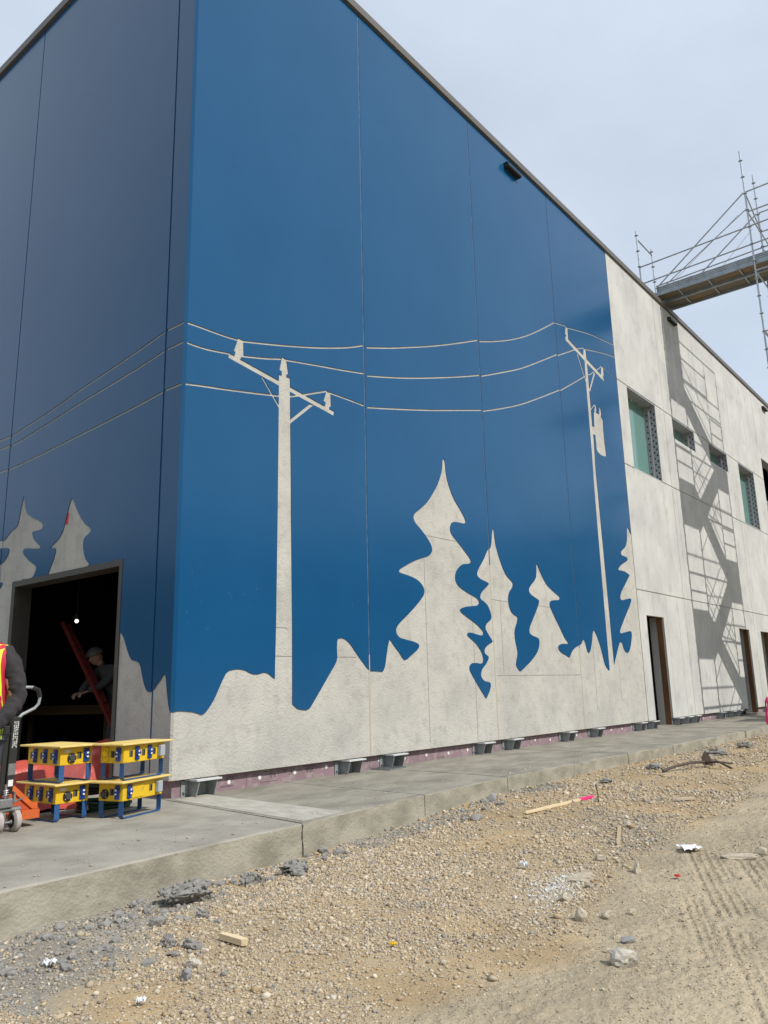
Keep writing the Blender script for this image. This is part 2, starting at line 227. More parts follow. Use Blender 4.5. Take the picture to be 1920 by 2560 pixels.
WIRES=[[(0.004,5.849),(0.192,5.86),(0.412,5.867),(0.639,5.877),(0.873,5.897)],[(0.95,5.907),(1.291,5.993),(1.681,6.095),(2.094,6.211),(2.532,6.343),(2.999,6.502),(3.26,6.604),(3.531,6.722)],[(3.603,6.707),(4.255,6.919),(4.819,7.124),(5.424,7.348),(6.213,7.667),(7.114,8.051)],[(7.177,8.047),(7.643,8.204),(8.362,8.484),(9.143,8.846),(9.864,9.249),(10.681,9.745)],[(10.695,9.739),(11.315,9.877)],[(11.359,9.846),(12.07,10.014),(12.848,10.174),(13.665,10.292),(14.281,10.379)],[(0.006,5.577),(0.159,5.577),(0.31,5.586),(0.464,5.605),(0.738,5.651)],[(0.926,5.681),(1.219,5.752),(1.421,5.804),(1.682,5.882)],[(1.768,5.893),(2.094,5.955),(2.53,6.036),(2.992,6.118),(3.535,6.225)],[(3.605,6.207),(4.233,6.37),(4.905,6.561),(5.808,6.846),(6.481,7.069),(7.108,7.288)],[(7.171,7.287),(7.999,7.621),(8.863,7.986),(9.752,8.431),(10.704,8.921)],[(10.722,8.899),(11.221,9.141),(11.733,9.391)],[(11.844,9.448),(12.278,9.616)],[(12.337,9.596),(13.108,9.784),(13.767,9.923),(14.264,10.008)],[(0.008,5.007),(0.263,5.054),(0.592,5.107),(0.937,5.168),(1.302,5.235),(1.66,5.304)],[(1.833,5.346),(2.066,5.431),(2.321,5.535),(2.64,5.662)],[(2.701,5.65),(2.922,5.655),(3.208,5.66),(3.537,5.661)],[(3.59,5.654),(4.21,5.796),(5.347,6.073),(6.198,6.3),(7.112,6.543)],[(7.16,6.537),(7.911,6.796),(8.758,7.119),(9.692,7.54),(10.699,8.013)],[(10.719,8.0),(11.441,8.393),(12.226,8.827)],[(12.356,8.903),(12.574,8.99),(12.806,9.13)],[(12.908,9.202),(13.13,9.314),(13.307,9.442)],[(13.39,9.427),(13.838,9.404),(14.246,9.351)],[(12.395,7.96),(12.541,8.09),(12.659,8.174)]]
LWIRES=[[(0.011,5.856),(0.396,5.858)],[(0.447,5.855),(0.875,5.792),(1.595,5.698),(2.502,5.594),(3.428,5.462),(4.608,5.345)],[(4.628,5.346),(5.014,5.358),(5.266,5.369)],[(0.021,5.586),(0.391,5.582)],[(0.45,5.582),(0.882,5.525),(1.573,5.458),(2.478,5.38),(3.334,5.289),(4.196,5.202),(4.598,5.173)],[(4.628,5.185),(4.985,5.196),(5.236,5.205)],[(0.009,5.012),(0.394,5.015)],[(0.443,5.008),(0.973,4.962),(1.813,4.909),(2.738,4.859),(3.763,4.803),(4.61,4.775)],[(4.63,4.777),(4.913,4.793),(5.163,4.811)]]
LMOTIFS=[[(4.945,3.632),(4.703,3.618),(4.583,3.602),(4.475,3.652),(4.335,3.725),(4.173,3.776),(4.118,3.897),(4.089,4.058),(4.047,4.144),(4.024,4.237),(3.982,4.133),(3.944,4.035),(3.866,3.931),(3.69,3.84),(3.484,3.76),(3.371,3.696),(3.354,3.646),(3.41,3.61),(3.533,3.616),(3.639,3.616),(3.658,3.584),(3.603,3.496),(3.467,3.407),(3.38,3.351),(3.421,3.327),(3.58,3.346),(3.798,3.379),(3.887,3.373),(3.91,3.331),(3.833,3.259),(3.657,3.158),(3.507,3.088),(3.458,3.039),(3.49,2.974),(3.599,2.895),(4.106,2.809),(4.152,1.78),(4.496,1.62),(4.795,2.82),(4.565,2.844),(4.532,2.877),(4.51,2.924),(4.581,2.937),(4.782,2.966),(4.973,3.135),(4.87,3.227),(4.633,3.227),(4.595,3.232),(4.505,3.267),(4.403,3.347),(4.367,3.425),(4.423,3.46),(4.562,3.482),(4.68,3.489),(4.921,3.505)],[(2.548,3.955),(2.492,3.883),(2.398,3.749),(2.274,3.612),(2.14,3.5),(2.02,3.434),(2.003,3.39),(2.05,3.356),(2.136,3.328),(2.176,3.284),(2.179,3.203),(2.138,3.084),(2.084,2.997),(2.041,2.88),(3.118,2.865),(3.1,2.906),(3.024,3.024),(2.957,3.135),(2.928,3.233),(2.96,3.274),(3.066,3.281),(3.063,3.305),(2.954,3.356),(2.847,3.409),(2.748,3.514),(2.688,3.676),(2.64,3.805),(2.604,3.902)]]
LSKY=[(1.185,1.961),(1.136,1.944),(1.074,1.889),(1.014,1.792),(0.954,1.69),(0.885,1.609),(0.808,1.584),(0.732,1.568),(0.679,1.517),(0.635,1.412),(0.591,1.315),(0.537,1.232),(0.475,1.204),(0.44,1.206),(0.372,1.236),(0.339,1.269),(0.252,1.341),(0.198,1.393),(0.164,1.399),(0.145,1.345),(0.118,1.212),(0.074,1.041),(0.04,0.966),(0.013,0.954),(-0.031,0.95)]
TAPE=[(2.708,3.756),(2.626,3.743),(2.638,3.58),(2.702,3.584)]
RLINES=[[(5.018,3.342),(5.023,0.299)],[(6.44,2.779),(6.467,0.229)],[(5.075,3.73),(6.015,3.742)],[(7.156,2.767),(7.729,2.762)],[(8.949,2.764),(9.452,2.76)],[(7.177,1.355),(10.675,1.358)],[(7.437,2.778),(7.399,1.369)],[(12.779,1.606),(12.834,0.738)],[(11.405,2.046),(11.41,0.575)],[(1.614,2.012),(1.832,2.01)],[(1.61,1.631),(1.915,1.63)],[(2.812,1.636),(3.235,1.638)]]
# ================================================================== BUILDING
ZB, ZT = .21, 13.26
bld = empty('building', (0, 0, 0), 0, 'large precast concrete hall with blue painted upper walls and tree silhouettes', 'building')
XP = [0, 3.53, 7.127, 10.703, 14.287]
YW = lambda u, v, d: (u, d, v)          # street wall, faces -Y
XW = lambda u, v, d: (d, u, v)          # end wall, faces -X
REC = .011
def jit(p, a): return [(x+random.uniform(-a, a), z+random.uniform(-a, a)) for x, z in p]
GROUNDCUT = jit(catmull(SKYLINE, 2), .002)+[(14.6, -1), (-.3, -1), (-.3, .967)]
CUTS = [GROUNDCUT]+MOTIFS+[strip(catmull(w, 3), .030) for w in WIRES]
def bbox(p): return min(q[0] for q in p), max(q[0] for q in p), min(q[1] for q in p), max(q[1] for q in p)
for i in range(4):
    x0, x1 = XP[i]+(.015 if i else .035), XP[i+1]-.015
    if i == 0:
        wp = MB().prism([(REC, .035), (.035, REC), (x1, REC), (x1, .398), (REC, .398)], ZB, ZT, 'z').build('wall_panel', CONC_ART, bld)
    else:
        wp = MB().box(x0, x1, REC, .25, ZB, ZT).build('wall_panel', CONC_ART, bld)
    cs = []
    for c in CUTS:
        b = bbox(c)
        if b[1] > x0 and b[0] < x1: cs.append(c)
    plate_obj('painted_face', [rect(x0, x1, ZB+.002, ZT-.001)], cs, 0, REC+.0005, YW, BLUE, wp)
    if i == 0:   # chamfered arris and the return of the corner panel
        z0 = .972
        MB().add([(.035, 0, z0), (0, .035, z0), (.0, .035, ZT), (.035, 0, ZT), (.040, .012, z0), (.012, .040, z0), (.012, .040, ZT), (.040, .012, ZT)], [(0, 1, 2, 3), (7, 6, 5, 4), (0, 4, 5, 1), (2, 6, 7, 3), (1, 5, 6, 2), (0, 3, 7, 4)]).build('painted_arris', BLUE, wp)
    if i: # sealant between panels
        xs = XP[i]
        MB().box(xs-.0149, xs+.0149, .007, .022, (0, 1.68, 3.42, 1.93)[i], ZT).build('sealant_joint', SEAL, bld)
        MB().box(xs-.0149, xs+.0149, .0075, .0225, ZB, (0, 1.68, 3.42, 1.93)[i]).build('sealant_joint', SEAL_T, bld)
for (a, b) in RLINES:
    w = .006
    (MB().box(a[0]-w, a[0]+w, REC-.0012, REC+.001, min(a[1], b[1]), max(a[1], b[1])) if abs(a[0]-b[0]) < abs(a[1]-b[1]) else MB().prism([(a[0], a[1]-w), (b[0], b[1]-w), (b[0], b[1]+w), (a[0], a[1]+w)], REC-.0012, REC+.001, 'y')).build('form_line', LINE, bld)
SCUFF = mat('paint_scuff', (.06, .14, .24), .7)
pan0 = [o for o in bld.children if o.name.startswith('wall_panel')][0]; sm = MB()
for k in range(18):
    x = random.choice([random.uniform(.1, .5), random.uniform(.8, 1.5), random.uniform(2.1, 3.3)]); z = random.uniform(1.35, 2.6) if x < .8 else random.uniform(1.9, 2.6); L_ = random.uniform(.01, .06); a = random.uniform(.6, 2.2); w_ = random.uniform(.0015, .004)
    dx, dz = math.cos(a), math.sin(a); sm.prism([(x-dz*w_, z+dx*w_), (x+dz*w_, z-dx*w_), (x+dx*L_, z+dz*L_)], -.0006, .001, 'y')
sm.build('scuff_marks', SCUFF, pan0)['kind'] = 'stuff'
# ---- end wall (shaded) -------------------------------------------------
LSKYP = [(.2*0+u, v) for u, v in catmull(LSKY, 2)]
LG = [(1.5, 1.99)]+LSKYP+[(-.2, LSKYP[-1][1]), (-.2, -1), (1.5, -1)]
LCUT = [LG]+[catmull(p+p[:1], 2)[:-1] for p in LMOTIFS]+[strip(catmull(w, 3), .030) for w in LWIRES]
DY0, DY1, DZ = 1.163, 4.157, 2.90
door = rect(DY0, DY1, -1, DZ)
ws = bld.children[0]
first = [o for o in bld.children if o.name.startswith('wall_panel')][0]
plate_obj('painted_return', [rect(.035, .398, ZB+.002, ZT-.001)], LCUT, 0, REC+.0005, XW, BLUE, first)
YP = [.43, 4.615, 8.8, 13.0, 17.2]
for i in range(4):
    y0, y1 = YP[i]+(.012 if i else 0), YP[i+1]-.012
    wp = plate_obj('wall_panel', [rect(y0, y1, ZB, ZT)], [door] if i < 1 else [], REC, .25, XW, CONC_ART, bld)
    plate_obj('painted_face', [rect(y0, y1, ZB+.002, ZT-.001)], ([door]+LCUT if i < 2 else [rect(0, 20, 0, 2.2)]), 0, REC+.0005, XW, BLUE, wp)
    MB().box(.012, .024, YP[i]-.03 if not i else YP[i]-.012, YP[i]+.002 if not i else YP[i]+.012, ZB, ZT).build('sealant_joint', SEAL if i else BLUE, bld)
MB().prism(TAPE, REC-.002, REC-.0008, 'x').build('tape_strip', TAPE_R, bld)
df = empty('door_frame'); df.parent = bld
MB().box(-.006, .26, DY0, DY0+.075, 0, DZ).build('jamb', DFRAME, df)
MB().box(-.006, .26, DY1-.10, DY1, 0, DZ).build('jamb', DFRAME, df)
MB().box(-.006, .26, DY0+.075, DY1-.10, DZ-.085, DZ).build('head', DFRAME, df)
MB().box(.10, .16, DY0+.075, DY0+.095, 0, DZ-.085).build('door_track', DARK, df)
# ---- plain concrete part of the street wall -----------------------------
PX = [14.287, 17.85, 21.47, 25.10, 29.0, 32.6, 36.2, 39.8, 43.4]
WIN = [(14.95, 17.08, 6.94, 9.365), (18.52, 20.6, 8.63, 9.365), (22.12, 24.23, 8.65, 9.365), (25.68, 27.82, 6.97, 9.365), (29.42, 32.0, 6.97, 10.36), (36.5, 38.6, 6.97, 9.365)]
DOORS = [(14.80, 16.04, 2.89), (23.15, 24.36, 2.89), (25.87, 27.1, 2.89), (33.4, 34.6, 2.89)]
OPEN = [rect(a, b, c, d) for a, b, c, d in WIN]+[rect(a, b, -.5, c) for a, b, c in DOORS]
REVS = [3.535, 6.945, 9.38]
for i in range(8):
    x0, x1 = PX[i]+.009, PX[i+1]-.009
    ops = [c for c in OPEN if c[1][0] > x0 and c[0][0] < x1]
    zz = [ZB]+[q for r_ in REVS for q in (r_-.016, r_+.016)]+[ZT]
    wp = plate_obj('wall_panel', [rect(x0, x1, ZB, ZT)], ops, .022, .10, YW, CONC, bld)
    for k in range(0, 8, 2):
        zo = [c for c in ops if c[2][1] > zz[k] and c[0][1] < zz[k+1]]; full = sorted([c for c in zo if c[2][1] >= zz[k+1] and c[0][1] <= zz[k]+.012], key=lambda c: c[0][0]); xa_ = x0
        for c in full+[None]:
            xb_ = c[0][0] if c else x1
            if xb_ > xa_+.01: plate_obj('panel_band', [rect(xa_, xb_, zz[k], zz[k+1])], [q for q in zo if q not in full], 0, .0218, YW, CONC, wp)
            if c: xa_ = c[1][0]
    MB().box(PX[i]-.009, PX[i]+.009, .014, .03, ZB, ZT).build('sealant_joint', SEAL_T, bld)
for x, z0, z1 in [(15.35, 2.95, 3.51), (16.33, .23, 3.51), (17.25, .23, 3.5), (18.35, 9.4, 13.2), (19.5, .23, 3.51), (20.5, .23, 3.51), (21.2, .3, 3.5), (22.4, .25, 3.5), (24.7, .23, 3.51), (25.5, .23, 3.5), (25.5, 3.6, 6.9), (18.2, 3.6, 6.9), (27.3, 9.4, 13.2)]:
    MB().box(x-.004, x+.004, -.0012, .001, z0, z1).build('form_line', LINE, bld)
for (a, b, c, d) in WIN:
    w = empty('window', (0, 0, 0)); w.parent = bld; op = (c, d) == (6.97, 10.36)
    if not op: MB().box(a+.02, b-.02, .34, .352, c+.02, d-.02).build('pane', GLASS, w)
    MB().box(b-.02, b, .003, .19, c, d).build('outer_jamb_plate', PERF, w)
    MB().box(b-.06, b, .1905, .36, c, d).build('inner_jamb_plate', PERF, w)
    MB().box(a, a+.02, .003, .36, c, d).build('outer_jamb_plate', PERF, w)
    MB().box(a+.02, b-.0605, .003, .36, d-.03, d).build('head_plate', PERF, w)
    MB().box(a+.0205, b-.0605, .003, .36, c, c+.02).build('sill_plate', CONC, w)
    mb = MB(); nrow = int((d-c-.06)/.185)
    for k in range(nrow):
        z = c+.10+k*.185
        mb.box(b-.0225, b-.0202, .035, .075, z-.03, z+.03); mb.box(b-.0225, b-.0202, .115, .155, z+.062, z+.122)
        mb.box(b-.0625, b-.0602, .245, .28, z-.03, z+.03)
    for k in range(int((b-a-.15)/.1)):
        x = a+.08+k*.1; mb.box(x-.02, x+.02, .05+.09*(k % 2), .075+.09*(k % 2), d-.0325, d-.0302)
    mb.build('slots', SLOT, w)['kind'] = 'stuff'
    MB().tube(((a+b)/2, .30, d-.03), ((a+b)/2, .30, d-.09), .02).build('clip', WHITE, w)
for (a, b, c) in DOORS:
    w = empty('doorway'); w.parent = bld
    MB().box(b-.014, b-.0005, .05, .21, 0, c-.001).build('wood_buck', WOOD_B, w)
    MB().box(b-.012, b+.06, .212, .40, 0, c).build('inner_jamb', CONC, w)
    MB().box(a-.02, a+.001, .1005, .21, 0, c).build('wood_buck', WOOD_B, w)
    MB().box(a-.02, b+.02, .1005, .21, c, c+.04).build('wood_head', WOOD_B, w)
    MB().box(a-.05, a+.0, .212, .40, 0, c+.04).build('inner_jamb', CONC, w)
    MB().box(a-.01, b+.005, -.02, .40, -.02, .03).build('threshold', CONC_WALK, w)
# ---- coping --------------------------------------------------------------
xs = -.06; k = 0
while xs < 43.4:
    xe = xs+(1.33 if k else .62+.0); mb = MB().prism([(-.055, 13.27), (-.055, 13.425), (.33, 13.44), (.33, 13.27)], xs+.002, xe-.002, 'x')
    mb.box(xs+.002, xe-.002, -.03, .3, 13.255, 13.27); mb.build('coping_section', COPE, bld); xs = xe; k += 1
for i in range(6):
    y0 = .335+i*2.8; MB().prism([(-.055, 13.27), (-.055, 13.425), (.33, 13.44), (.33, 13.27)], y0, y0+2.796, 'y').build('coping_section', COPE, bld)
# ---- lamps on the wall --------------------------------------------------
for x in (8.96, 19.45, 31.05):
    MB().prism([(-.004, 13.02), (-.09, 13.02), (-.13, 12.985), (-.13, 12.93), (-.10, 12.905), (-.004, 12.905)], x-.31, x+.31, 'x').build('wall_lamp', LAMP, bld, smooth=False)
    MB().box(x-.28, x+.28, -.12, -.03, 12.900, 12.9045).build('wall_lamp_lens', SLOT, bld)
# ---- foam board, washers, print, brackets under the panels -----------------
def foam(x0, x1, z1=.30):
    b = MB().box(x0+.002, x1-.002, .10, .15, -.02, z1).build('insulation_board', FOAM, bld)
    x = x0+.22
    while x < x1-.1:
        w = MB(); wz = .10+random.uniform(-.03, .03); w.tube((x, .0965, wz), (x, .0995, wz), .026, 14); w.build('washer', WHITE, b); x += .62
    return b
fx = [.10, 1.22, 2.45, 3.6, 4.8, 6.0, 7.2, 8.4, 9.6, 10.8, 12.0, 13.2, 14.75]
FB = [foam(fx[i], fx[i+1]) for i in range(len(fx)-1)]
xx = 16.1
while xx < 42: foam(xx, xx+1.22) if not any(a-1.2 < xx < b for a, b, c in DOORS) else None; xx += 1.22
up = Matrix.Translation((0, .0985, 0)) @ Matrix.Rotation(R(90), 4, 'X')
def fprint(t, size, x, z, b): text_obj('print', t, size, INK, b, Matrix.Translation((x, .0988, z)) @ Matrix.Rotation(R(180), 4, 'Y') @ Matrix.Rotation(R(90), 4, 'X'))
fprint('R-5', .075, 1.72, .14, FB[1]); fprint('1"', .085, 2.02, .15, FB[1]); fprint('VER', .09, 2.42, .15, FB[1])
for zz, xa, xb in ((.165, 1.50, 1.58), (.165, 1.60, 1.66), (.16, 1.84, 1.93), (.145, 1.84, 1.93), (.04, 1.45, 1.75), (.17, 2.2, 2.45)): MB().box(xa, xb, .0985, .0999, zz, zz+.006).build('print', INK, FB[1])
for zz in (.05, .06, .13, .145, .16): MB().box(.75+zz, 1.02, .0985, .0999, zz, zz+.004).build('print', INK, FB[0])
fprint('1 PKY C-1', .06, 5.55, .06, FB[4])
MB().box(.10, .15, .152, 1.16, -.02, .30).build('insulation_board', FOAM, bld)
GALV_B = mat('bright_galvanised', (.62, .64, .64), .45, metal=.2)
def bracket(x, w=.32):
    e = empty('support_bracket', (x, 0, 0)); e.parent = bld
    MB().box(-w/2-.02, w/2+.02, -.14, .0995, .186, .205).build('seat_plate', GALV_B, e)
    MB().box(-w/2, w/2, -.06, .09, .2052, .2095).build('shim', DARK, e)
    MB().box(-w/2-.08, w/2+.08, .082, .0995, 0, .1855).build('back_plate', GALVD, e)
    for sx in (-w/2+.03, w/2-.03): MB().prism([(.08, .185), (-.12, .185), (-.06, .01), (.08, 0)], sx-.006, sx+.006, 'x').build('gusset', GALVD, e)
    MB().tube((-w/2-.045, .083, .06), (-w/2-.045, .055, .06), .013, 6).build('bolt', GALV, e)
for x in (.46, 3.07, 4.06, 6.6, 7.6, 9.85, 11.22, 13.7, 14.5, 16.35, 17.1, 17.75, 20.1, 21.2, 22.0, 25.5, 27.6, 29.5, 31.5, 35.5, 38.): bracket(x)
# ---- roof, inner faces, floor -----------------------------------------------
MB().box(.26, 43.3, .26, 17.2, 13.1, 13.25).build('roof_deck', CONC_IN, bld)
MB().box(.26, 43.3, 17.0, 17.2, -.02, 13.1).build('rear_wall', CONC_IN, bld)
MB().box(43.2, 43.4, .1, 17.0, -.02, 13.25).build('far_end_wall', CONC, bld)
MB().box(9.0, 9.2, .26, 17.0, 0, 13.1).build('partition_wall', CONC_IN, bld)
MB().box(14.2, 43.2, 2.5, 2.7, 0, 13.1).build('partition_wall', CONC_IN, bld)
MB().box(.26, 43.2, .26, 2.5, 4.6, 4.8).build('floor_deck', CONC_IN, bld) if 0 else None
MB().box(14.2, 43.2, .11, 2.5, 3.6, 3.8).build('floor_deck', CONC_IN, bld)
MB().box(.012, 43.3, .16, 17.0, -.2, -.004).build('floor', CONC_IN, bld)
MB().box(29.45, 32.6, .5, .62, 8.6, 8.95).build('steel_beam', GALVD, bld)
# ================================================================== GROUND, WALKWAY
GXs = [-50, .6, 1.7, 3.2, 8, 60]; GZs = [-.30, -.30, -.26, -.185, -.17, -.17]
EDX = [-9, -3.07, -2.4, -1.5, -.29, 1.32, 3.3, 6.6, 10.3, 15.8, 44]; EDY = [-2.54, -2.54, -2.52, -2.46, -2.40, -2.27, -2.18, -2.16, -2.28, -2.28, -2.28]
edge = lambda x: np.interp(x, EDX, EDY)
CLAYP = [(-4.6, -2.4), (-4.6, -3.7), (-3.54, -3.6), (-3.4, -3.85), (-3.18, -3.62), (-2.97, -3.6), (-2.7, -3.6), (-2.5, -3.3), (-2.2, -3.0), (-1.9, -2.99), (-1.5, -2.95), (-1.5, -2.3)]
def inpoly(x, y, P):
    r = np.zeros_like(x, bool); j = len(P)-1
    for i in range(len(P)):
        xi, yi = P[i]; xj, yj = P[j]; c = ((yi > y) != (yj > y)) & (x < (xj-xi)*(y-yi)/(yj-yi+1e-12)+xi); r ^= c; j = i
    return r
BX = [-6, -2.64, -2.46, -1.75, -1.29, -.47, .78, 2.26, 5.68, 9, 20]; BY = [-5.0, -5.16, -5.26, -5.42, -5.6, -5.25, -4.95, -4.9, -4.8, -4.3, -4.1]
def masks(x, y):
    w = .5*(fbm(x, y, 2.2, 4, 3)-.5)
    clay = sum(inpoly(x+w+.13*(fbm(x, y, 7, 3, 50+k)-.5)*2+dx_, y+w*.8+.13*(fbm(x, y, 7, 3, 60+k)-.5)*2+dy_, CLAYP).astype(float) for k, (dx_, dy_) in enumerate(((.08, .05), (-.08, .06), (.05, -.1), (-.04, -.05))))/4
    band = np.clip((y-(edge(x)-.30-.25*fbm(x, y, 1.1, 2, 8)))/.1, 0, 1)*np.clip((fbm(x, y, .9, 2, 21)-.42)*8, 0, 1)*(x < 12)
    clay = np.maximum(clay, band*.9)
    c2 = np.clip((fbm(x, y, 1.0, 3, 40)-.66)*9, 0, 1)*(y > -5.5); clay = np.maximum(clay, c2*.3)
    dirt = np.clip((np.interp(x, BX, BY)+.5*w-y)/.25+.5, 0, 1)
    sand = np.clip((fbm(x, y, 1.25, 3, 5)-.5)*7, 0, 1)*(1-dirt)*(1-clay)
    sand = np.maximum(sand, np.clip(1-np.hypot((x+3.05)/.35, (y+4.1)/.25), 0, 1)*2).clip(0, 1)*(1-clay)
    lime = np.exp(-(((x-.15)/.55)**2+((y+4.72-.25*(x-.15))/.16)**2)*1.2)
    return clay, dirt, sand, lime
def height(x, y):
    z = np.interp(x, GXs, GZs)+.03*(fbm(x, y, .5, 2, 1)-.5)*2*np.clip(-(y-edge(x))/1.0, 0, 1)
    clay, dirt, sand, lime = masks(x, y)
    z = z+.03*(fbm(x, y, 5, 4, 2)-.5)*(.5+.5*clay)+clay*.05*(fbm(x, y, 9, 4, 6)-.45)*np.clip((y+4.2)/.6, .25, 1)
    z = z+.013*(fbm(x, y, 34, 3, 12)-.5)*(.5+1.0*dirt)*(.4+1.2*fbm(x, y, 2.2, 2, 18))+.010*np.clip(fbm(x, y, 16, 2, 14)-.62, 0, 1)*4*dirt
    bank = np.exp(-np.clip(edge(x)-y, 0, 5)/.07); z = z+bank*(.05*fbm(x, y, 3.5, 3, 90)-.005)*np.clip((3.2-x)/.8, .15, 1)
    # tyre tracks pressed into the dirt
    ux, uy = .925, .38; px, py = x-.77, y+5.42; s = px*ux+py*uy; t = px*uy*1.0-py*ux
    s2 = s+.03*np.sin(s*2.1); t = t+.035*np.sin(s*.9+.5)
    def track(t0, w, gro, lug, seed):
        inside = np.clip((t-t0)/.03, 0, 1)*np.clip((t0+w-t)/.03, 0, 1)
        a = np.cos((t-t0+.012*(fbm(x, y, 6, 2, seed+3)-.5))/gro*2*np.pi); g = np.clip(a*4-2.7, 0, 1)
        l = np.clip(np.cos(s2/lug*2*np.pi+3*np.round((t-t0)/gro))*2-.9, 0, 1)
        fade = np.clip((fbm(x, y, 1.9, 4, seed)-.34)*6, 0, 1)
        return inside*fade*(-.009+.017*g*(.35+.8*np.sin(s2*70+t*30)**2)-.008*l*(1-g))
    reach = np.clip((s+4.5)/.5, 0, 1)*np.clip((1.2-s)/.4, 0, 1)
    z = z+(track(-.02, .15, .05, 9., 60)+track(.14, .30, .062, .045, 61)+track(.50, .30, .062, .05, 62))*reach*dirt
    return z, clay, dirt, sand, lime
def axis_lines(a, b, d, lo, hi):
    c = list(np.arange(a, b, d)); st = d
    while c[-1] < hi: st *= 1.13; c.append(c[-1]+min(st, 12))
    st = d
    while c[0] > lo: st *= 1.13; c.insert(0, c[0]-min(st, 12))
    return np.array(c)
gx = axis_lines(-4.2, 2.6, .0135, -150, 250); gy = axis_lines(-7.0, -2.3, .0125, -180, 250)
Xg, Yg = np.meshgrid(gx, gy); Zg, cl, di, sa, li = height(Xg, Yg)
ny, nx = Xg.shape; idx = np.arange(nx*ny).reshape(ny, nx)
me = bpy.data.meshes.new('ground'); me.vertices.add(nx*ny); me.vertices.foreach_set('co', np.stack([Xg, Yg, Zg], -1).ravel())
q = np.stack([idx[:-1, :-1], idx[:-1, 1:], idx[1:, 1:], idx[1:, :-1]], -1).reshape(-1, 4)
me.loops.add(q.size); me.loops.foreach_set('vertex_index', q.ravel()); me.polygons.add(len(q)); me.polygons.foreach_set('loop_start', np.arange(0, q.size, 4)); me.update()
me.polygons.foreach_set('use_smooth', np.ones(len(q), bool))
def lerp(a, b, t): return a+(b-a)*t[..., None]
grv = np.array([.40, .315, .20]); drt = np.array([.395, .33, .23]); cly = np.array([.265, .25, .22]); snd = np.array([.42, .30, .165]); lim = np.array([.47, .45, .40])
c = np.broadcast_to(grv, Xg.shape+(3,)).copy(); c = lerp(c, drt, di); c = lerp(c, snd, sa*.85); c = lerp(c, cly, cl*.9); c = lerp(c, lim, (li*.6).clip(0, 1))
c *= (.66+.52*fbm(Xg, Yg, 2.4, 5, 77))[..., None]
ca = me.color_attributes.new('soil', 'FLOAT_COLOR', 'POINT'); ca.data.foreach_set('color', np.concatenate([c, np.ones(c.shape[:2]+(1,))], -1).ravel())
SOIL = mat('soil', (.3, .25, .17), .95, attr='soil', col2=(.27, .225, .155), scale=26, det=8, lo=.45, hi=.7, bump=.9, bscale=60, bdet=8, bdist=.012, spec=.12, col3=(.52, .45, .33), scale3=45, mix3=.4, lo3=.56, hi3=.66)
me.materials.append(SOIL); gr = link(bpy.data.objects.new('ground', me)); gr['kind'] = 'structure'
# ---- gravel: loose stones, one mesh
def unit_stone(seed):
    bm = bmesh.new(); bmesh.ops.create_icosphere(bm, subdivisions=1, radius=1); r = random.Random(seed)
    for v in bm.verts: v.co *= r.uniform(.72, 1.15)
    bm.verts.index_update(); a = np.array([v.co[:] for v in bm.verts]); f = np.array([[v.index for v in q_.verts] for q_ in bm.faces]); bm.free(); return a, f
ST = [unit_stone(i) for i in range(14)]
CAMXY = np.array([-5.635, -7.818])
def scatter(n, x0, x1, y0, y1):
    x = rng.uniform(x0, x1, n); y = rng.uniform(y0, y1, n); z, c_, d_, s_, l_ = height(x, y); dist = np.hypot(x-CAMXY[0], y-CAMXY[1])
    keep = (y < edge(x)-.015)
    p = (1-.93*d_)*(1-.72*s_)*(1-.35*c_)*np.clip(.15+1.7*fbm(x, y, 2.2, 4, 31)-.25, .15, 1.2); p = np.clip(p, .12+.55*d_*np.clip(fbm(x, y, 3.0, 3, 55)-.35, 0, 1)*2.2, 1)
    keep &= rng.uniform(0, 1, n) < p
    ok = np.where(keep)[0]; return x[ok], y[ok], z[ok], c_[ok], d_[ok], l_[ok], dist[ok]
parts = [scatter(150000, -4.6, .4, -6.9, -2.3), scatter(60000, .4, 5, -6.6, -2.1), scatter(26000, 5, 16, -6.5, -2.1)]
sx_ = rng.uniform(-4.3, 9, 420); sy_ = edge(sx_)+.03+np.abs(rng.normal(0, .45, 420)); kk_ = sy_ < -.1; sx_, sy_ = sx_[kk_], sy_[kk_]; o1 = np.ones(len(sx_))
parts.append((sx_, sy_, .004*o1, 0*o1, .6*o1, 0*o1, np.hypot(sx_-CAMXY[0], sy_-CAMXY[1])))
X, Y, Z, CL, DI, LI, DS = [np.concatenate([p[k] for p in parts]) for k in range(7)]
n = len(X); size = .0040*np.exp(rng.normal(0, .46, n))*(1-.5*DI)*np.interp(DS, [3, 6, 9, 14, 20], [1.25, 1.5, 2.0, 2.8, 3.6]); size = np.clip(size, .003, .028)
big = rng.uniform(0, 1, n) < .005; size[big] *= 2.0
pal = np.array([(.50, .405, .265), (.46, .36, .225), (.53, .45, .31), (.42, .34, .235), (.36, .31, .245), (.57, .50, .38), (.42, .30, .17), (.26, .245, .225)])
ci = rng.choice(8, n, p=[.22, .18, .17, .13, .09, .10, .07, .04]); colr = pal[ci]*rng.uniform(.68, 1.05, (n, 1))*np.array([1, 1.0, 1.04])
gcl = rng.uniform(0, 1, n) < CL*.62; colr[gcl] = np.array([.245, .23, .205])*rng.uniform(.7, 1.5, (gcl.sum(), 1))
gl = rng.uniform(0, 1, n) < LI*.7; colr[gl] = np.array([.56, .545, .51])*rng.uniform(.8, 1.1, (gl.sum(), 1))
vi = rng.integers(0, 14, n); VV = []; FF = []; CC = []; off = 0
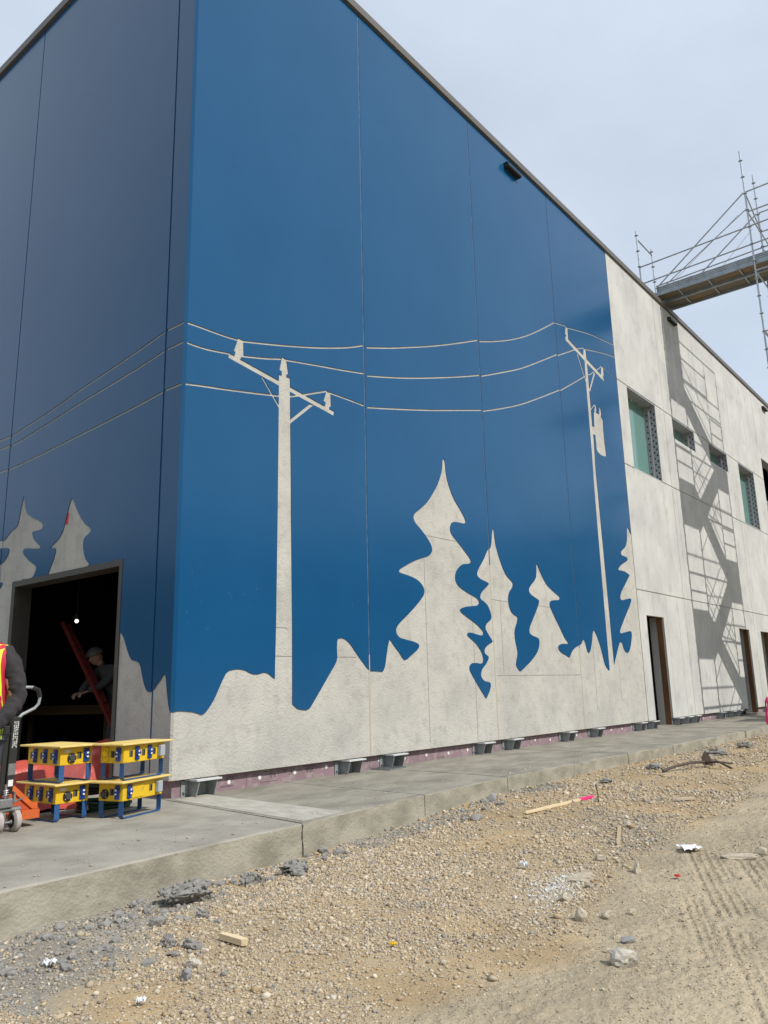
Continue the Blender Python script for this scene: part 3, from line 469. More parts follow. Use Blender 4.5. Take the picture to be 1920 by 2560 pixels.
for k in range(14):
    s_ = np.where(vi == k)[0]; a, f = ST[k]; mN = len(s_); th = rng.uniform(0, 2*np.pi, mN); sx = size[s_]*rng.uniform(.85, 1.5, mN); sy = size[s_]*rng.uniform(.7, 1.1, mN); sz = size[s_]*rng.uniform(.5, .85, mN)
    lx = a[None, :, 0]*sx[:, None]; ly = a[None, :, 1]*sy[:, None]; lz = a[None, :, 2]*sz[:, None]; tl = rng.uniform(-.5, .5, mN)[:, None]
    lx, lz = lx*np.cos(tl)-lz*np.sin(tl), lx*np.sin(tl)+lz*np.cos(tl)
    vx = lx*np.cos(th)[:, None]-ly*np.sin(th)[:, None]+X[s_, None]; vy = lx*np.sin(th)[:, None]+ly*np.cos(th)[:, None]+Y[s_, None]; vz = lz+Z[s_, None]+(sz*.45)[:, None]
    VV.append(np.stack([vx, vy, vz], -1).reshape(-1, 3)); FF.append((f[None]+np.arange(mN)[:, None, None]*len(a)).reshape(-1, 3)+off); off += mN*len(a); CC.append(np.repeat(colr[s_], len(a), 0))
VV = np.concatenate(VV); FF = np.concatenate(FF); CC = np.concatenate(CC)
me = bpy.data.meshes.new('gravel'); me.vertices.add(len(VV)); me.vertices.foreach_set('co', VV.ravel()); me.loops.add(FF.size); me.loops.foreach_set('vertex_index', FF.ravel()); me.polygons.add(len(FF)); me.polygons.foreach_set('loop_start', np.arange(0, FF.size, 3)); me.update()
ca = me.color_attributes.new('stone', 'FLOAT_COLOR', 'POINT'); ca.data.foreach_set('color', np.concatenate([CC, np.ones((len(CC), 1))], 1).ravel())
STONE = mat('loose_stone', (.4, .33, .22), .9, attr='stone', bump=.3, bscale=200, bdist=.002, spec=.25); me.materials.append(STONE)
go = link(bpy.data.objects.new('gravel', me)); go['kind'] = 'stuff'; tag(go, 'tan crushed gravel spread along the foot of the walkway', 'gravel')
def gz(x, y): return float(height(np.array([x]), np.array([y]))[0][0])
# ---- walkway: cast slabs with joints
walk = MB().box(-8.95, 43.9, -2.0, .4, -.9, -.14).build('walkway', CONC_WALK); walk['kind'] = 'structure'
def slab(name, pts_back, pts_front, z1, zb, mt):
    """plan: back edge points (left to right) and front edge points (left to right)"""
    mb = MB(); fr = []
    for (a, b) in zip(pts_front[:-1], pts_front[1:]):
        kk = max(1, int((b[0]-a[0])/.12)); fr += [(a[0]+(b[0]-a[0])*j/kk, a[1]+(b[1]-a[1])*j/kk+random.uniform(-.005, .005)) for j in range(kk)]
    fr.append(pts_front[-1]); ring = fr+pts_back[::-1]; nn = len(ring); cx = sum(p[0] for p in ring)/nn; cy = sum(p[1] for p in ring)/nn
    def ins(p, d): l = math.hypot(p[0]-cx, p[1]-cy); return (p[0]+(cx-p[0])*d/l, p[1]+(cy-p[1])*d/l)
    nf = len(fr)
    top = [((p[0], p[1]+random.uniform(.010, .017)) if i < nf else (p[0], p[1]-.004))+(z1+random.uniform(-.001, .001)*(i < nf),) for i, p in enumerate(ring)]
    mid = [p+(z1-(.013 if i < nf else .004)+random.uniform(-.003, .003)*(i < nf),) for i, p in enumerate(ring)]
    bot = [(p[0], p[1]+(random.uniform(-.004, .004) if 0 < i < nf-1 else 0), (zb(p[0]) if callable(zb) else zb)) for i, p in enumerate(ring)]
    mb.add(top+mid+bot, [tuple(range(nn))]+[(nn+i, nn+(i+1) % nn, (i+1) % nn, i) for i in range(nn)]+[(2*nn+i, 2*nn+(i+1) % nn, nn+(i+1) % nn, nn+i) for i in range(nn)])
    o = mb.build(name, mt, walk); o.data.materials.append(CONC_FACE)
    for p_ in o.data.polygons:
        if abs(p_.normal.z) < .5: p_.material_index = 1
    return o
E_ = lambda x: float(edge(x))
g = .005
fp = lambda a, b: [(a, E_(a))]+[(x, E_(x)) for x in EDX if a < x < b]+[(b, E_(b))]
# apron in front of the big door, left of the skewed joint
slab('apron_slab', [(-4.6, -.05), (.02-g, -.05)], fp(-4.6, -.27-g), 0, -.7, CONC_APRON)
slab('apron_slab', [(-8.9, 4.0), (-4.6-g, 4.0)], fp(-8.9, -4.6-g), 0, -.7, CONC_APRON)
MB().box(-4.6, .115, -.045, 4.0, -.3, .0005).build('apron_slab', CONC_APRON, walk)
MB().box(-8.9, .115, 4.01, 17.5, -.3, 0).build('apron_slab', CONC_WALK, walk)
js = [(.02, -.268)]+[(x, x-.06) for x in (1.86, 3.78, 5.75, 7.7, 9.65, 11.6, 13.55, 15.5, 17.5, 19.5, 21.5, 23.5, 25.5, 27.5, 29.5, 31.5, 33.5, 35.5, 37.5, 39.5, 41.5, 43.5)]
for i in range(len(js)-1):
    (b0, f0), (b1, f1) = js[i], js[i+1]; dz = .002*((i*7) % 3)+.006
    zb = -.7 if i == 0 else (-.60 if i > 6 else (lambda x: -.235 if x < 2.98 else -.60))
    slab('slab', [(b0+g, .16), (b1-g, .16)], fp(f0+g, f1-g), dz, zb if not callable(zb) else -.7, CONC_WALK)
MB().add([(.06, -.02, .0085), (.55, .05, .0085), (.42, -2.28, .0085), (-.19, -2.33, .0085), (.06, -.02, .0), (.55, .05, .0), (.42, -2.28, .0), (-.19, -2.33, .0)], [(0, 1, 2, 3), (7, 6, 5, 4), (0, 4, 5, 1), (1, 5, 6, 2), (2, 6, 7, 3), (3, 7, 4, 0)]).build('mortar_patch', CONC_PALE, walk)
# crack running down the face at the joint, and a spalled patch
pts = [(-.262, -.012)]
while pts[-1][1] > -.30: pts.append((pts[-1][0]+random.uniform(-.016, .018), pts[-1][1]-random.uniform(.015, .04)))
MB().path([(x, E_(x)-.0015, z) for x, z in pts], .003, 5).build('crack', mat('crack_dirt', (.05, .042, .033), .95), walk)
# ---- added ridge, unseen behind the camera, darkens reflections in the blue walls
hv = []; hf = []; nh = 180
for i in range(nh+1):
    a = R(95)+R(262)*i/nh; hgt = float(np.interp(i/nh, [0, .4, .6, 1], [.68, .68, 1, 1]))*24+9*float(fbm(np.array([i*.13]), np.array([2.]), 1, 4, 3)[0])+2.5*random.random()
    for rr, zz in ((105, -1.0), (112, hgt*.55), (125, hgt), (170, hgt*.8)): hv.append((rr*math.cos(a)*1.2+10, rr*math.sin(a)-5, zz+random.uniform(-1, 1)*(zz > 0)))
for i in range(nh): hf += [(i*4+k, i*4+k+1, i*4+5+k, i*4+4+k) for k in range(3)]
hl_ = mobj('added_reflection_ridge', hv, hf, mat('reflection_ridge_green', (.045, .055, .035), .95, col2=(.07, .075, .05), scale=.1, det=6)); hl_['kind'] = 'structure'
# ================================================================== SCAFFOLD
sca = empty('scaffold', (19.4, -3.6, -.12), 0, 'galvanised scaffold stair tower with bridge deck landing on the roof edge', 'scaffold')
def sc(mb, name, mt, par=None):
    o = mb.build(name, mt, par or sca)
    if par is None: o.location = (-19.4, 3.6, .12)
    return o
RING = .585
ringmesh = None
def post(x, y, z0, z1):
    global ringmesh
    o = sc(MB().tube((x, y, z0), (x, y, z1), .027, 10), 'post', GALV)
    z = 13.74-math.floor((13.74-z0)/RING)*RING+.005
    while z < z1-.08:
        if ringmesh is None:
            r_ = MB(); r_.tube((0, 0, -.006), (0, 0, .006), .062, 10); r_.tube((0, 0, -.03), (0, 0, .03), .034, 8); rr = r_.build('rosette', GALV, o); ringmesh = rr.data
        else: rr = link(bpy.data.objects.new('rosette', ringmesh), o)
        rr.location = (x, y, z); z += RING
    return o
def rail(p, q, r=.024, name='ledger', mt=None): return sc(MB().tube(p, q, r, 8), name, mt or GALV)
LX, RX, FX, GX_ = 18.68, 20.18, 22.7, 24.06; Y0, Y1 = -2.95, -4.4
zg = -.16
for x, y, t in [(LX, Y0, 17.6), (RX, Y0, 17.55), (LX, Y1, 17.0), (RX, Y1, 17.0), (FX, Y0, 15.1), (GX_, Y0, 15.15), (FX, Y1, 14.6), (GX_, Y1, 14.6)]:
    post(x, y, zg, t); sc(MB().box(x-.075, x+.075, y-.075, y+.075, -.14, -.125), 'base_plate', GALVD)
post(LX+.02, .58, 13.45, 16.25); post(RX-.1, .58, 13.45, 16.2)
rail((LX+.02, .58, 15.95), (RX-.1, .58, 15.95), name='guard_rail')
for z in (14.95, 14.33): rail((LX, .58, z-.08), (LX, Y1, z+.02), name='guard_rail')
for z in (14.93,): rail((RX, .58, z-.15), (RX, Y1, z), name='guard_rail')
for x in (LX, RX):
    rail((x, .12, 13.9), (x, Y0+.05, 16.13), name='diagonal_brace'); rail((x, Y0, 16.13), (x, Y1-.5, 16.15), name='guard_rail')
rail((LX, Y0, 16.13), (RX, Y0, 15.55), .02, name='diagonal_brace'); rail((RX, Y0, 16.1), (LX, Y0-.0, 15.55), .02, name='diagonal_brace') if 0 else None
rail((LX+.05, Y0, 15.6), (LX+.3, .1, 13.95), .018, name='diagonal_brace')
for a, b in (((LX+.1, Y0+.3, 15.5), (LX+.1, -.2, 13.85)), ((RX-.1, Y0+.2, 15.6), (RX-.1, -.8, 13.85))): rail(a, b, .007, 'tie_wire')
def deck(x0, x1, y0, y1, z, name='deck_plank', along='y', ply=True):
    """plank: two side channels, crossbars, ply board, toe lip"""
    e = empty(name, (0, 0, 0)); e.parent = sca; e.location = (-19.4, 3.6, .12)
    if along == 'y':
        MB().box(x0, x0+.04, y0, y1, z-.13, z).build('side_channel', STEELP, e); MB().box(x1-.04, x1, y0, y1, z-.13, z).build('side_channel', STEELP, e)
        MB().box(x0+.041, x1-.041, y0, y1, z-.03, z-.002).build('board', PLYU, e)
        k = y0+.35
        while k < y1-.1: MB().box(x0+.041, x1-.041, k-.02, k+.02, z-.085, z-.031).build('crossbar', STEELP, e); k += .95
    else:
        MB().box(x0, x1, y0, y1, z-.06, z).build('board', PLYU, e)
    return e
BZ = 13.80
deck(LX+.05, LX+.72, -3.75, .18, BZ); deck(LX+.735, RX-.05, -3.75, .18, BZ)
for k, zz in enumerate((BZ+.003, BZ+.068, BZ+.133)): sc(MB().prism([(LX+.05+.012*k, zz), (LX+.036+.012*k, zz+.03), (LX+.05+.012*k, zz+.056), (LX+.075+.012*k, zz+.056), (LX+.075+.012*k, zz)], -3.75, .1, 'y'), 'toe_board', STEELP)
# tower: platforms every other lift, ledgers, stairs going down between the two bays
LV = [10.35, 6.25, 2.2]
for z in LV:
    deck(LX+.04, RX-.04, Y1, Y0, z, 'platform', 'x')
RV = [12.2, 8.2, 4.2]
for z in RV: deck(FX, GX_, Y1, Y0, z, 'platform', 'x')
for z in np.arange(1.3, 16, 2.02):
    z = float(z)
    for y in (Y0, Y1):
        rail((LX, y, z), (RX, y, z)); rail((RX, y, z), (FX, y, z)); rail((FX, y, z), (GX_, y, z))
    for x in (LX, RX, FX, GX_): rail((x, Y0, z), (x, Y1, z))
for z in LV+RV:
    xs_ = (LX, RX) if z in LV else (FX, GX_)
    for dz in (.55, 1.1): rail((xs_[0], Y1, z+dz), (xs_[1], Y1, z+dz), name='guard_rail'); rail((xs_[0], Y0, z+dz), (xs_[1], Y0, z+dz), name='guard_rail')
for z in (14.83, 14.07): rail((RX, Y0, z), (FX, Y0, z), name='guard_rail')
def flight(xa, za, xb, zb_, y0, y1):
    e = empty('stair_flight'); e.parent = sca; e.location = (-19.4, 3.6, .12); n_ = 10
    for y in (y0, y1): MB().prism([(xa, za), (xb, zb_), (xb, zb_-.2), (xa, za-.2)], y-.02, y+.02, 'y').build('stringer', STEELP, e)
    for k in range(n_):
        t = (k+.5)/n_; x = xa+(xb-xa)*t; z = za+(zb_-za)*t; MB().box(x-.13, x+.13, y0+.021, y1-.021, z-.05, z-.01).build('tread', STEELP, e)
    for y in (y0, y1): MB().tube((xa, y, za+.95), (xb, y, zb_+.95), .02).build('hand_rail', GALV, e)
flight(RX, BZ, FX, 12.2, Y0-.75, Y0-.05)
lv = [12.2, 10.35, 8.2, 6.25, 4.2, 2.2, -.1]
for i in range(6):
    a, b = (FX, RX) if i % 2 == 0 else (RX, FX); yy = (Y1+.05, Y1+.7) if i % 2 == 0 else (Y0-.7, Y0-.05)
    flight(a, lv[i], b, lv[i+1], *yy)
    rail((a, yy[0], lv[i]), (b, yy[0], lv[i+1]+1.9), .018, 'diagonal_brace'); rail((b, yy[1], lv[i]), (a, yy[1], lv[i+1]), .018, 'diagonal_brace')
sc(MB().box(LX+.1, RX-.1, Y0-.04, Y0-.02, -.1, 1.0), 'access_panel', PLYU)

# ================================================================== POWER BOXES
YEL = mat('yellow_box_paint', (.72, .47, .015), .45, col2=(.64, .41, .015), scale=6, col3=(.25, .19, .07), scale3=16, mix3=.6, lo3=.60, hi3=.72, bump=.15, bscale=30)
YELT = mat('worn_yellow_board', (.72, .55, .20), .6, col2=(.68, .47, .10), scale=4, col3=(.33, .27, .17), scale3=11, mix3=.6, lo3=.58, hi3=.72)
SBLUE = mat('blue_strap_paint', (.016, .075, .22), .45, col2=(.03, .10, .25), scale=9)
SOCK = mat('blue_socket_plastic', (.012, .045, .20), .35)
BLK = mat('black_plastic', (.012, .012, .012), .45)
GREYP = mat('grey_cover', (.34, .37, .40), .5)
STICK = mat('pale_sticker', (.62, .58, .48), .6)
BRK = mat('breaker_face', (.10, .09, .06), .5)
YPL = mat('yellow_plastic', (.75, .50, .01), .4)
def face_items(par, items, face, hl, hs, zc):
    """items: (kind, u) placed on a face; 'L' long face (-y local), 'S' short face (-x local)"""
    for kind, u in items:
        e = MB(); 
        def P(u_, d, z): return (u_, -hs-d, zc+z) if face == 'L' else (-hl-d, -u_, zc+z)
        def bx(u0, u1, d0, d1, z0, z1, mt, name, par_, b=.004):
            a = Vector(P(u0, d0, z0)); c_ = Vector(P(u1, d1, z1)); ce = (a+c_)/2; dm = [abs(c_[i]-a[i]) for i in range(3)]
            return MB().cbox(ce, dm, min(b, min(dm)*.45)).build(name, mt, par_)
        if kind in ('sock', 'ysock'):
            mt = SOCK if kind == 'sock' else YPL
            s_ = bx(u-.032, u+.032, .0005, .014, -.066, .066, mt, 'socket', par, .006)
            MB().tube(P(u, .0145, .006), P(u, .030, .006), .034, 14, .029).build('cap', mt, s_, smooth=True)
            bx(u-.011, u+.011, .0145, .022, -.066, -.036, mt, 'latch', s_)
            if kind == 'sock':
                for dz in (.020, -.016): bx(u-.011, u+.011, .0305, .0318, dz-.008, dz+.008, WHITE, 'label', s_, .0003)
        elif kind == 'brk':
            b_ = bx(u-.024, u+.024, .0004, .003, -.032, .032, BRK, 'breaker', par, .001)
            bx(u+.001, u+.018, .0032, .005, -.025, .025, SLOT, 'breaker_slot', b_, .0005)
        elif kind == 'inlet':
            i_ = MB().tube(P(u, .0005, -.02), P(u, .016, -.02), .046, 20).build('inlet', BLK, par, smooth=True)
            MB().tube(P(u, .0165, -.02), P(u, .028, -.02), .033, 18, .028).build('inlet_core', mat_d, i_, smooth=True)
            for a_ in (.8, 2.4, 3.9, 5.5): MB().tube(P(u+.038*math.cos(a_), .0165, -.02+.038*math.sin(a_)), P(u+.038*math.cos(a_), .019, -.02+.038*math.sin(a_)), .004, 6).build('screw', WHITE, i_)
        elif kind == 'grey': bx(u-.036, u+.036, .0005, .05, -.055, .055, GREYP, 'grey_cover', par, .006)
        elif kind == 'door': bx(u-.085, u+.085, .0005, .008, -.068, .060, YEL, 'access_door', par, .002)
        elif kind == 'sticker': bx(u-.035, u+.035, .0005, .0014, .035, .062, STICK, 'sticker', par, .0003)
mat_d = mat('inlet_core', (.05, .05, .05), .5)
def power_box(loc, rz, long_items, short_items, label, L=.60, W=.34):
    e = empty('power_box', loc, rz, label, 'power box', 'yellow power distribution boxes stacked by the doorway')
    hl, hs = L/2-.03, W/2-.02; zc = .165+.085
    MB().cbox((0, 0, zc), (2*hl, 2*hs, .17), .004).build('body', YEL, e)
    MB().cbox((0, 0, .3445), (L+.09, W+.07, .018), .004).build('top_board', YELT, e)
    for sy in (-1, 1):
        y = sy*(hs-.028); path = [(-hl+.012, .172), (-hl+.012, .03), (-hl+.02, .012), (-hl+.045, .0045), (hl-.045, .0045), (hl-.02, .012), (hl-.012, .03), (hl-.012, .172)]
        v = []; f = []; w, t = .027, .003
        for i, (x, z) in enumerate(path):
            a = path[max(i-1, 0)]; b = path[min(i+1, len(path)-1)]; dx, dz = b[0]-a[0], b[1]-a[1]; l = math.hypot(dx, dz); nx_, nz_ = -dz/l*t, dx/l*t
            v += [(x+nx_, y-w, z+nz_), (x+nx_, y+w, z+nz_), (x-nx_, y+w, z-nz_), (x-nx_, y-w, z-nz_)]
        for i in range(len(path)-1): f += [(4*i+k, 4*i+(k+1) % 4, 4*i+4+(k+1) % 4, 4*i+4+k) for k in range(4)]
        f += [(3, 2, 1, 0), tuple(4*len(path)-4+k for k in range(4))]
        MB().add(v, f).build('strap_leg', SBLUE, e)
    face_items(e, long_items, 'L', hl, hs, zc); face_items(e, short_items, 'S', hl, hs, zc)
    return e
L3 = [('brk', -.22), ('sock', -.15), ('brk', -.04), ('sock', .03), ('brk', .14), ('sock', .21)]
SA = [('sticker', -.10), ('inlet', -.055), ('brk', .03), ('sock', .105)]
# left stack: long side faces the door side (-x); local -y -> world -x, so rotate -90 deg; short side (-x local) would face +y: mirror by using rotation
def rotbox(loc, deg, li, si, label): return power_box(loc, R(deg), li, si, label)
# local long axis along world y: rotate by -90: local -y -> -x world ; local -x -> +y world. Items for the sunny end go on the +x local end
def power_box_left(loc, deg, label):
    e = power_box(loc, R(deg), [(k, u) for k, u in L3], [], label, .64, .39); hl, hs, zc = .29, .175, .25
    t = empty('tmp'); face_items(t, SA, 'S', hl, hs, zc)
    Rt = Matrix.Rotation(math.pi, 4, 'Z')
    def rec(o, par):
        for ch in list(o.children):
            ch.data.transform(Rt); rec(ch, par)
            if o is t: ch.parent = e
    rec(t, e); bpy.data.objects.remove(t); return e
power_box_left((-1.35, -.0, 0), -88, 'yellow power box at bottom of left stack, half behind the orange pallet jack')
power_box_left((-1.34, -.01, .356), -87, 'yellow power box on top of the left stack, three blue sockets on its shaded side')
power_box((-.80, -.47, 0), R(17), [('sock', -.215), ('door', -.085), ('brk', .115), ('grey', .215)], [('inlet', -.07), ('brk', .01), ('sock', .085)], 'yellow power box at bottom of right stack, plain access door beside grey cover', L=.66)
power_box((-.79, -.46, .356), R(15), [('brk', -.20), ('sock', -.115), ('brk', -.02), ('sock', .07), ('brk', .14), ('grey', .225)], [('ysock', -.075), ('brk', .005), ('sock', .085)], 'yellow power box on top of the right stack with one round yellow socket', L=.66)
# cables between the stacks
CAB = mat('black_cable', (.012, .012, .013), .5); GRH = mat('green_hose', (.012, .06, .03), .5)
def coil(name, c, r, turns, th, mt, label, cat, tilt=0):
    e = empty(name, c, 0, label, cat); pts = []
    for i in range(turns*22): a = i/22*2*math.pi; rr = r*(1+.07*math.sin(a*.37+1)); pts.append((rr*math.cos(a), rr*.8*math.sin(a)*1.0, th+.5*th*(i/22)*1.6+.01*math.sin(a*1.7)))
    MB().path(pts, th, 7).build('loops', mt, e, smooth=True); return e
coil('cable_coil', (-.72, .13, .16), .24, 7, .016, CAB, 'coiled black cable lying behind the right stack of yellow boxes', 'cable')
coil('hose_coil', (-.75, .1, 0), .27, 6, .017, GRH, 'coiled green hose on the slab under the black cable', 'hose')
MB().tube((-1.02, .02, .05), (-.95, .02, .055), .045, 12).build('cable_plug', WHITE, tag(empty('cable_plug_set', (0, 0, 0)), 'pale cable plug lying on slab between the two box stacks', 'plug'))

# ================================================================== PALLET JACK
ORG = mat('orange_jack_paint', (.62, .13, .025), .45, col2=(.48, .09, .02), scale=8, col3=(.16, .07, .04), scale3=22, mix3=.6, lo3=.62, hi3=.72)
CAST = mat('grey_casting', (.28, .28, .27), .5, metal=.4, col2=(.16, .16, .16), scale=16)
CHR = mat('chrome', (.6, .6, .6), .2, metal=1)
TYRE = mat('dusty_wheel', (.42, .38, .35), .8, col2=(.33, .29, .27), scale=20)
pj = empty('pallet_jack', (-2.08, -.42, 0), 0, 'worn orange pallet jack with black handle column beside the yellow boxes', 'pallet jack')
for sx in (-.075, .085):
    w = empty('wheel', (0, 0, 0)); w.parent = pj
    bm = MB(); n_ = 28; pr = [(.0, .060), (.006, .086), (.012, .096), (.052, .096), (.058, .086), (.064, .060)]; v = []; f = []
    for i in range(n_):
        a = 2*math.pi*i/n_
        for dx, rr in pr: v.append((sx+dx, rr*math.cos(a), .097+rr*math.sin(a)))
    m_ = len(pr)
    for i in range(n_):
        for k in range(m_-1): f.append((i*m_+k, i*m_+k+1, ((i+1) % n_)*m_+k+1, ((i+1) % n_)*m_+k))
    bm.add(v, f).build('tyre', TYRE, w, smooth=True)
    MB().tube((sx+.008, 0, .086), (sx+.052, 0, .086), .0545, 20).build('rim', DARK, w, smooth=True); MB().tube((sx-.012, 0, .086), (sx+.0075, 0, .086), .02, 10).build('hub', CAST, w, smooth=True)
MB().tube((-.13, 0, .086), (.15, 0, .086), .012, 8).build('axle', CAST, pj)
MB().cbox((0, .0, .135), (.05, .06, .11), .01).build('axle_fork', CAST, pj)
MB().cbox((0.01, .03, .195), (.30, .14, .035), .012).build('steer_plate', CAST, pj)
MB().cbox((.0, .0, .255), (.13, .12, .085), .012).build('pump_block', CAST, pj)
MB().cbox((-.08, -.02, .29), (.022, .05, .16), .006).build('link_arm', CAST, pj); MB().cbox((.085, -.02, .30), (.02, .04, .10), .006).build('link_arm', CAST, pj)
MB().path([(.03*math.cos(a*.55), -.03+.03*math.sin(a*.55), .30+a*.0016) for a in range(46)], .005, 6).build('spring', CHR, pj, smooth=True)
MB().tube((0, -.03, .29), (0, -.03, .42), .016, 10).build('piston', CHR, pj, smooth=True)
MB().path([(.06, -.02, .255), (.12, -.05, .275), (.15, -.06, .29)], .008, 6).build('release_pedal', CAST, pj)
MB().cbox((-.16, .02, .36), (.13, .16, .12), .02).build('pump_cover', ORG, pj); MB().cbox((-.15, .03, .25), (.11, .15, .09), .012).build('pump_cover', ORG, pj)
MB().cbox((-.13, .06, .432), (.22, .10, .02), .005).build('cover_plate', CAST, pj)
MB().box(-.39, .41, .167, .20, .09, .21).build('cross_head', ORG, pj)
for sx in (-.37, .23):
    fk = MB().prism([(.10, .075), (.10, .15), (.20, .155), (1.25, .12), (1.25, .075)], sx, sx+.17, 'x').build('fork', ORG, pj)
MB().prism([(-.02, .48), (.05, .485), (.41, .155), (.35, .155)], .14, .158, 'y').build('gusset', ORG, pj)
MB().prism([(-.05, .48), (.02, .485), (-.35, .155), (-.41, .155)], .14, .158, 'y').build('gusset', ORG, pj)
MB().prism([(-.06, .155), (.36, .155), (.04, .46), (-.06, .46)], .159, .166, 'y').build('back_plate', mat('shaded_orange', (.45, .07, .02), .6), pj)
# handle column leans slightly; text plate runs down it
hn = empty('handle', (0.03, -.02, .40)); hn.parent = pj; hn.rotation_euler = (R(3), 0, 0)
MB().cbox((0, 0, .30), (.072, .05, .62), .006).build('column', DARK, hn)
MB().cbox((-.062, .012, .23), (.045, .035, .60), .006).build('column', DARK, hn)
MB().cbox((0, 0, -.035), (.062, .045, .06), .008).build('knuckle', BLK, hn)
lp = [(-.05, 0, .60), (-.13, 0, .635), (-.215, 0, .70), (-.235, 0, .76), (-.22, 0, .84), (-.17, 0, .872), (0, 0, .878), (.14, 0, .872), (.19, 0, .845), (.212, 0, .78), (.205, 0, .72), (.17, 0, .68), (.06, 0, .63), (.03, 0, .60)]
MB().path(catm3(lp) if 'catm3' in globals() else lp, .014, 10).build('loop_grip', GALVD, hn, smooth=True)
MB().path([(.13, -.0, .872), (.19, 0, .848), (.211, 0, .785)], .021, 10).build('grip_sleeve', BLK, hn, smooth=True)
MB().tube((0, -.01, .70), (.0, .0, .875), .010).build('lever_rod', CHR, hn)
text_obj('lettering', 'STERN ELECTRIC', .062, WHITE, hn, Matrix.Translation((-.02, -.0262, .572)) @ Matrix.Rotation(R(90), 4, 'X') @ Matrix.Rotation(R(-90), 4, 'Z') @ Matrix.Diagonal((.50, 1, 1, 1)))
MB().cbox((0, -.0258, -.0+.03), (.045, .001, .055), .0003).build('sticker', WHITE, hn)
MB().cbox((0, -.0258, .15), (.066, .001, .10), .0003).build('worn_plate', CAST, hn)
# ================================================================== RED TARP, INTERIOR THINGS
TARP = mat('red_tarpaulin', (.50, .085, .055), .45, col2=(.42, .06, .045), scale=6, bump=.5, bscale=9, bdist=.03)
def drape(name, fn, x0, x1, y0, y1, n, label, mt=None, loc=(0, 0, 0)):
    xs_ = np.linspace(x0, x1, n); ys_ = np.linspace(y0, y1, n); Xd, Yd = np.meshgrid(xs_, ys_); Zd = fn(Xd, Yd)+.035*(fbm(Xd, Yd, 6, 3, 5)-.5)+.02*np.abs(np.sin(Xd*9+Yd*5+3*fbm(Xd, Yd, 3, 2, 9)))
    Zd = np.maximum(Zd, .004); v = np.stack([Xd, Yd, Zd], -1).reshape(-1, 3); id_ = np.arange(n*n).reshape(n, n)
    f = np.stack([id_[:-1, :-1], id_[:-1, 1:], id_[1:, 1:], id_[1:, :-1]], -1).reshape(-1, 4).tolist()
    o = mobj(name, v.tolist(), f, mt or TARP, None, True); md = o.modifiers.new('thick', 'SOLIDIFY'); md.thickness = .004; o.location = loc; return tag(o, label, 'tarp')
drape('tarp', lambda x, y: np.interp(np.hypot((x)/.62, (y)/.34), [0, .55, 1, 1.3], [.50, .44, .06, 0]), -.7, .7, -.42, .42, 60, 'faded red tarp bunched on slab behind the left stack of boxes', loc=(-1.30, .85, 0))
drape('tarp', lambda x, y: np.interp(np.maximum(np.abs(x)/.75, np.abs(y)/.62), [0, .45, .8, 1, 1.2], [.72, .66, .45, .08, 0])*(.8+.25*x), -.8, .8, -.7, .7, 60, 'dark red tarp covering a pile just inside the doorway by its right jamb', loc=(.45, 2.02, 0))
LADR = mat('gloom_red_fibreglass', (.15, .012, .008), .5); ALU = mat('aluminium', (.25, .25, .25), .5, metal=.7)  # ladder red darkened in colour to suit the doorway gloom
ld = empty('ladder', (1.75, 3.35, 0), 0, 'red fibreglass ladder leaning to the left inside the dark doorway', 'ladder')
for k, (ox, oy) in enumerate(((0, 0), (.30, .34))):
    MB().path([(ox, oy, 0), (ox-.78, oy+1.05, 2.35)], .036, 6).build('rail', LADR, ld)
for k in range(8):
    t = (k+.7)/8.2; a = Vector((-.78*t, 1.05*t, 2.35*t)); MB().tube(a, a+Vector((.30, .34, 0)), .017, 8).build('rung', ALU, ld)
WOODL = mat('lumber', (.20, .12, .055), .8, col2=(.15, .09, .04), scale=3, stretch=(.3, 3, 3))  # lumber colour taken down so the bench looks unlit
wt = empty('work_bench', (2.2, 6.2, 0), R(-50), 'rough lumber work bench in the dark behind the step ladder', 'bench')
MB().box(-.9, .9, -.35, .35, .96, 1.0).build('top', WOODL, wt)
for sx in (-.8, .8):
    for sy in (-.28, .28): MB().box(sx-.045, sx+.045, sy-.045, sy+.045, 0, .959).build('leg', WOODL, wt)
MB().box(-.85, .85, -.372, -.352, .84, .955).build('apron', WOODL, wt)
lm = empty('work_lamp', (1.0, 4.0, 2.05), 0, 'small lit work lamp glowing in the dark doorway', 'lamp')
MB().tube((0, 0, .32), (0, 0, .40), .05, 12, .03).build('housing', DARK, lm, smooth=True); MB().tube((0, 0, .40), (0, 0, 11.0), .006, 5).build('cord', CAB, lm)
bm = bmesh.new(); bmesh.ops.create_uvsphere(bm, u_segments=12, v_segments=8, radius=.028); bmesh.ops.translate(bm, vec=(0, 0, .29), verts=bm.verts); bmesh.ops.scale(bm, vec=(1, 1, 1), verts=bm.verts); me = bpy.data.meshes.new('bulb'); bm.to_mesh(me); bm.free()
me.materials.append(mat('lit_bulb', (1, 1, 1), .5, emit=((1, .97, .9), 3.0))); link(bpy.data.objects.new('bulb', me), lm)

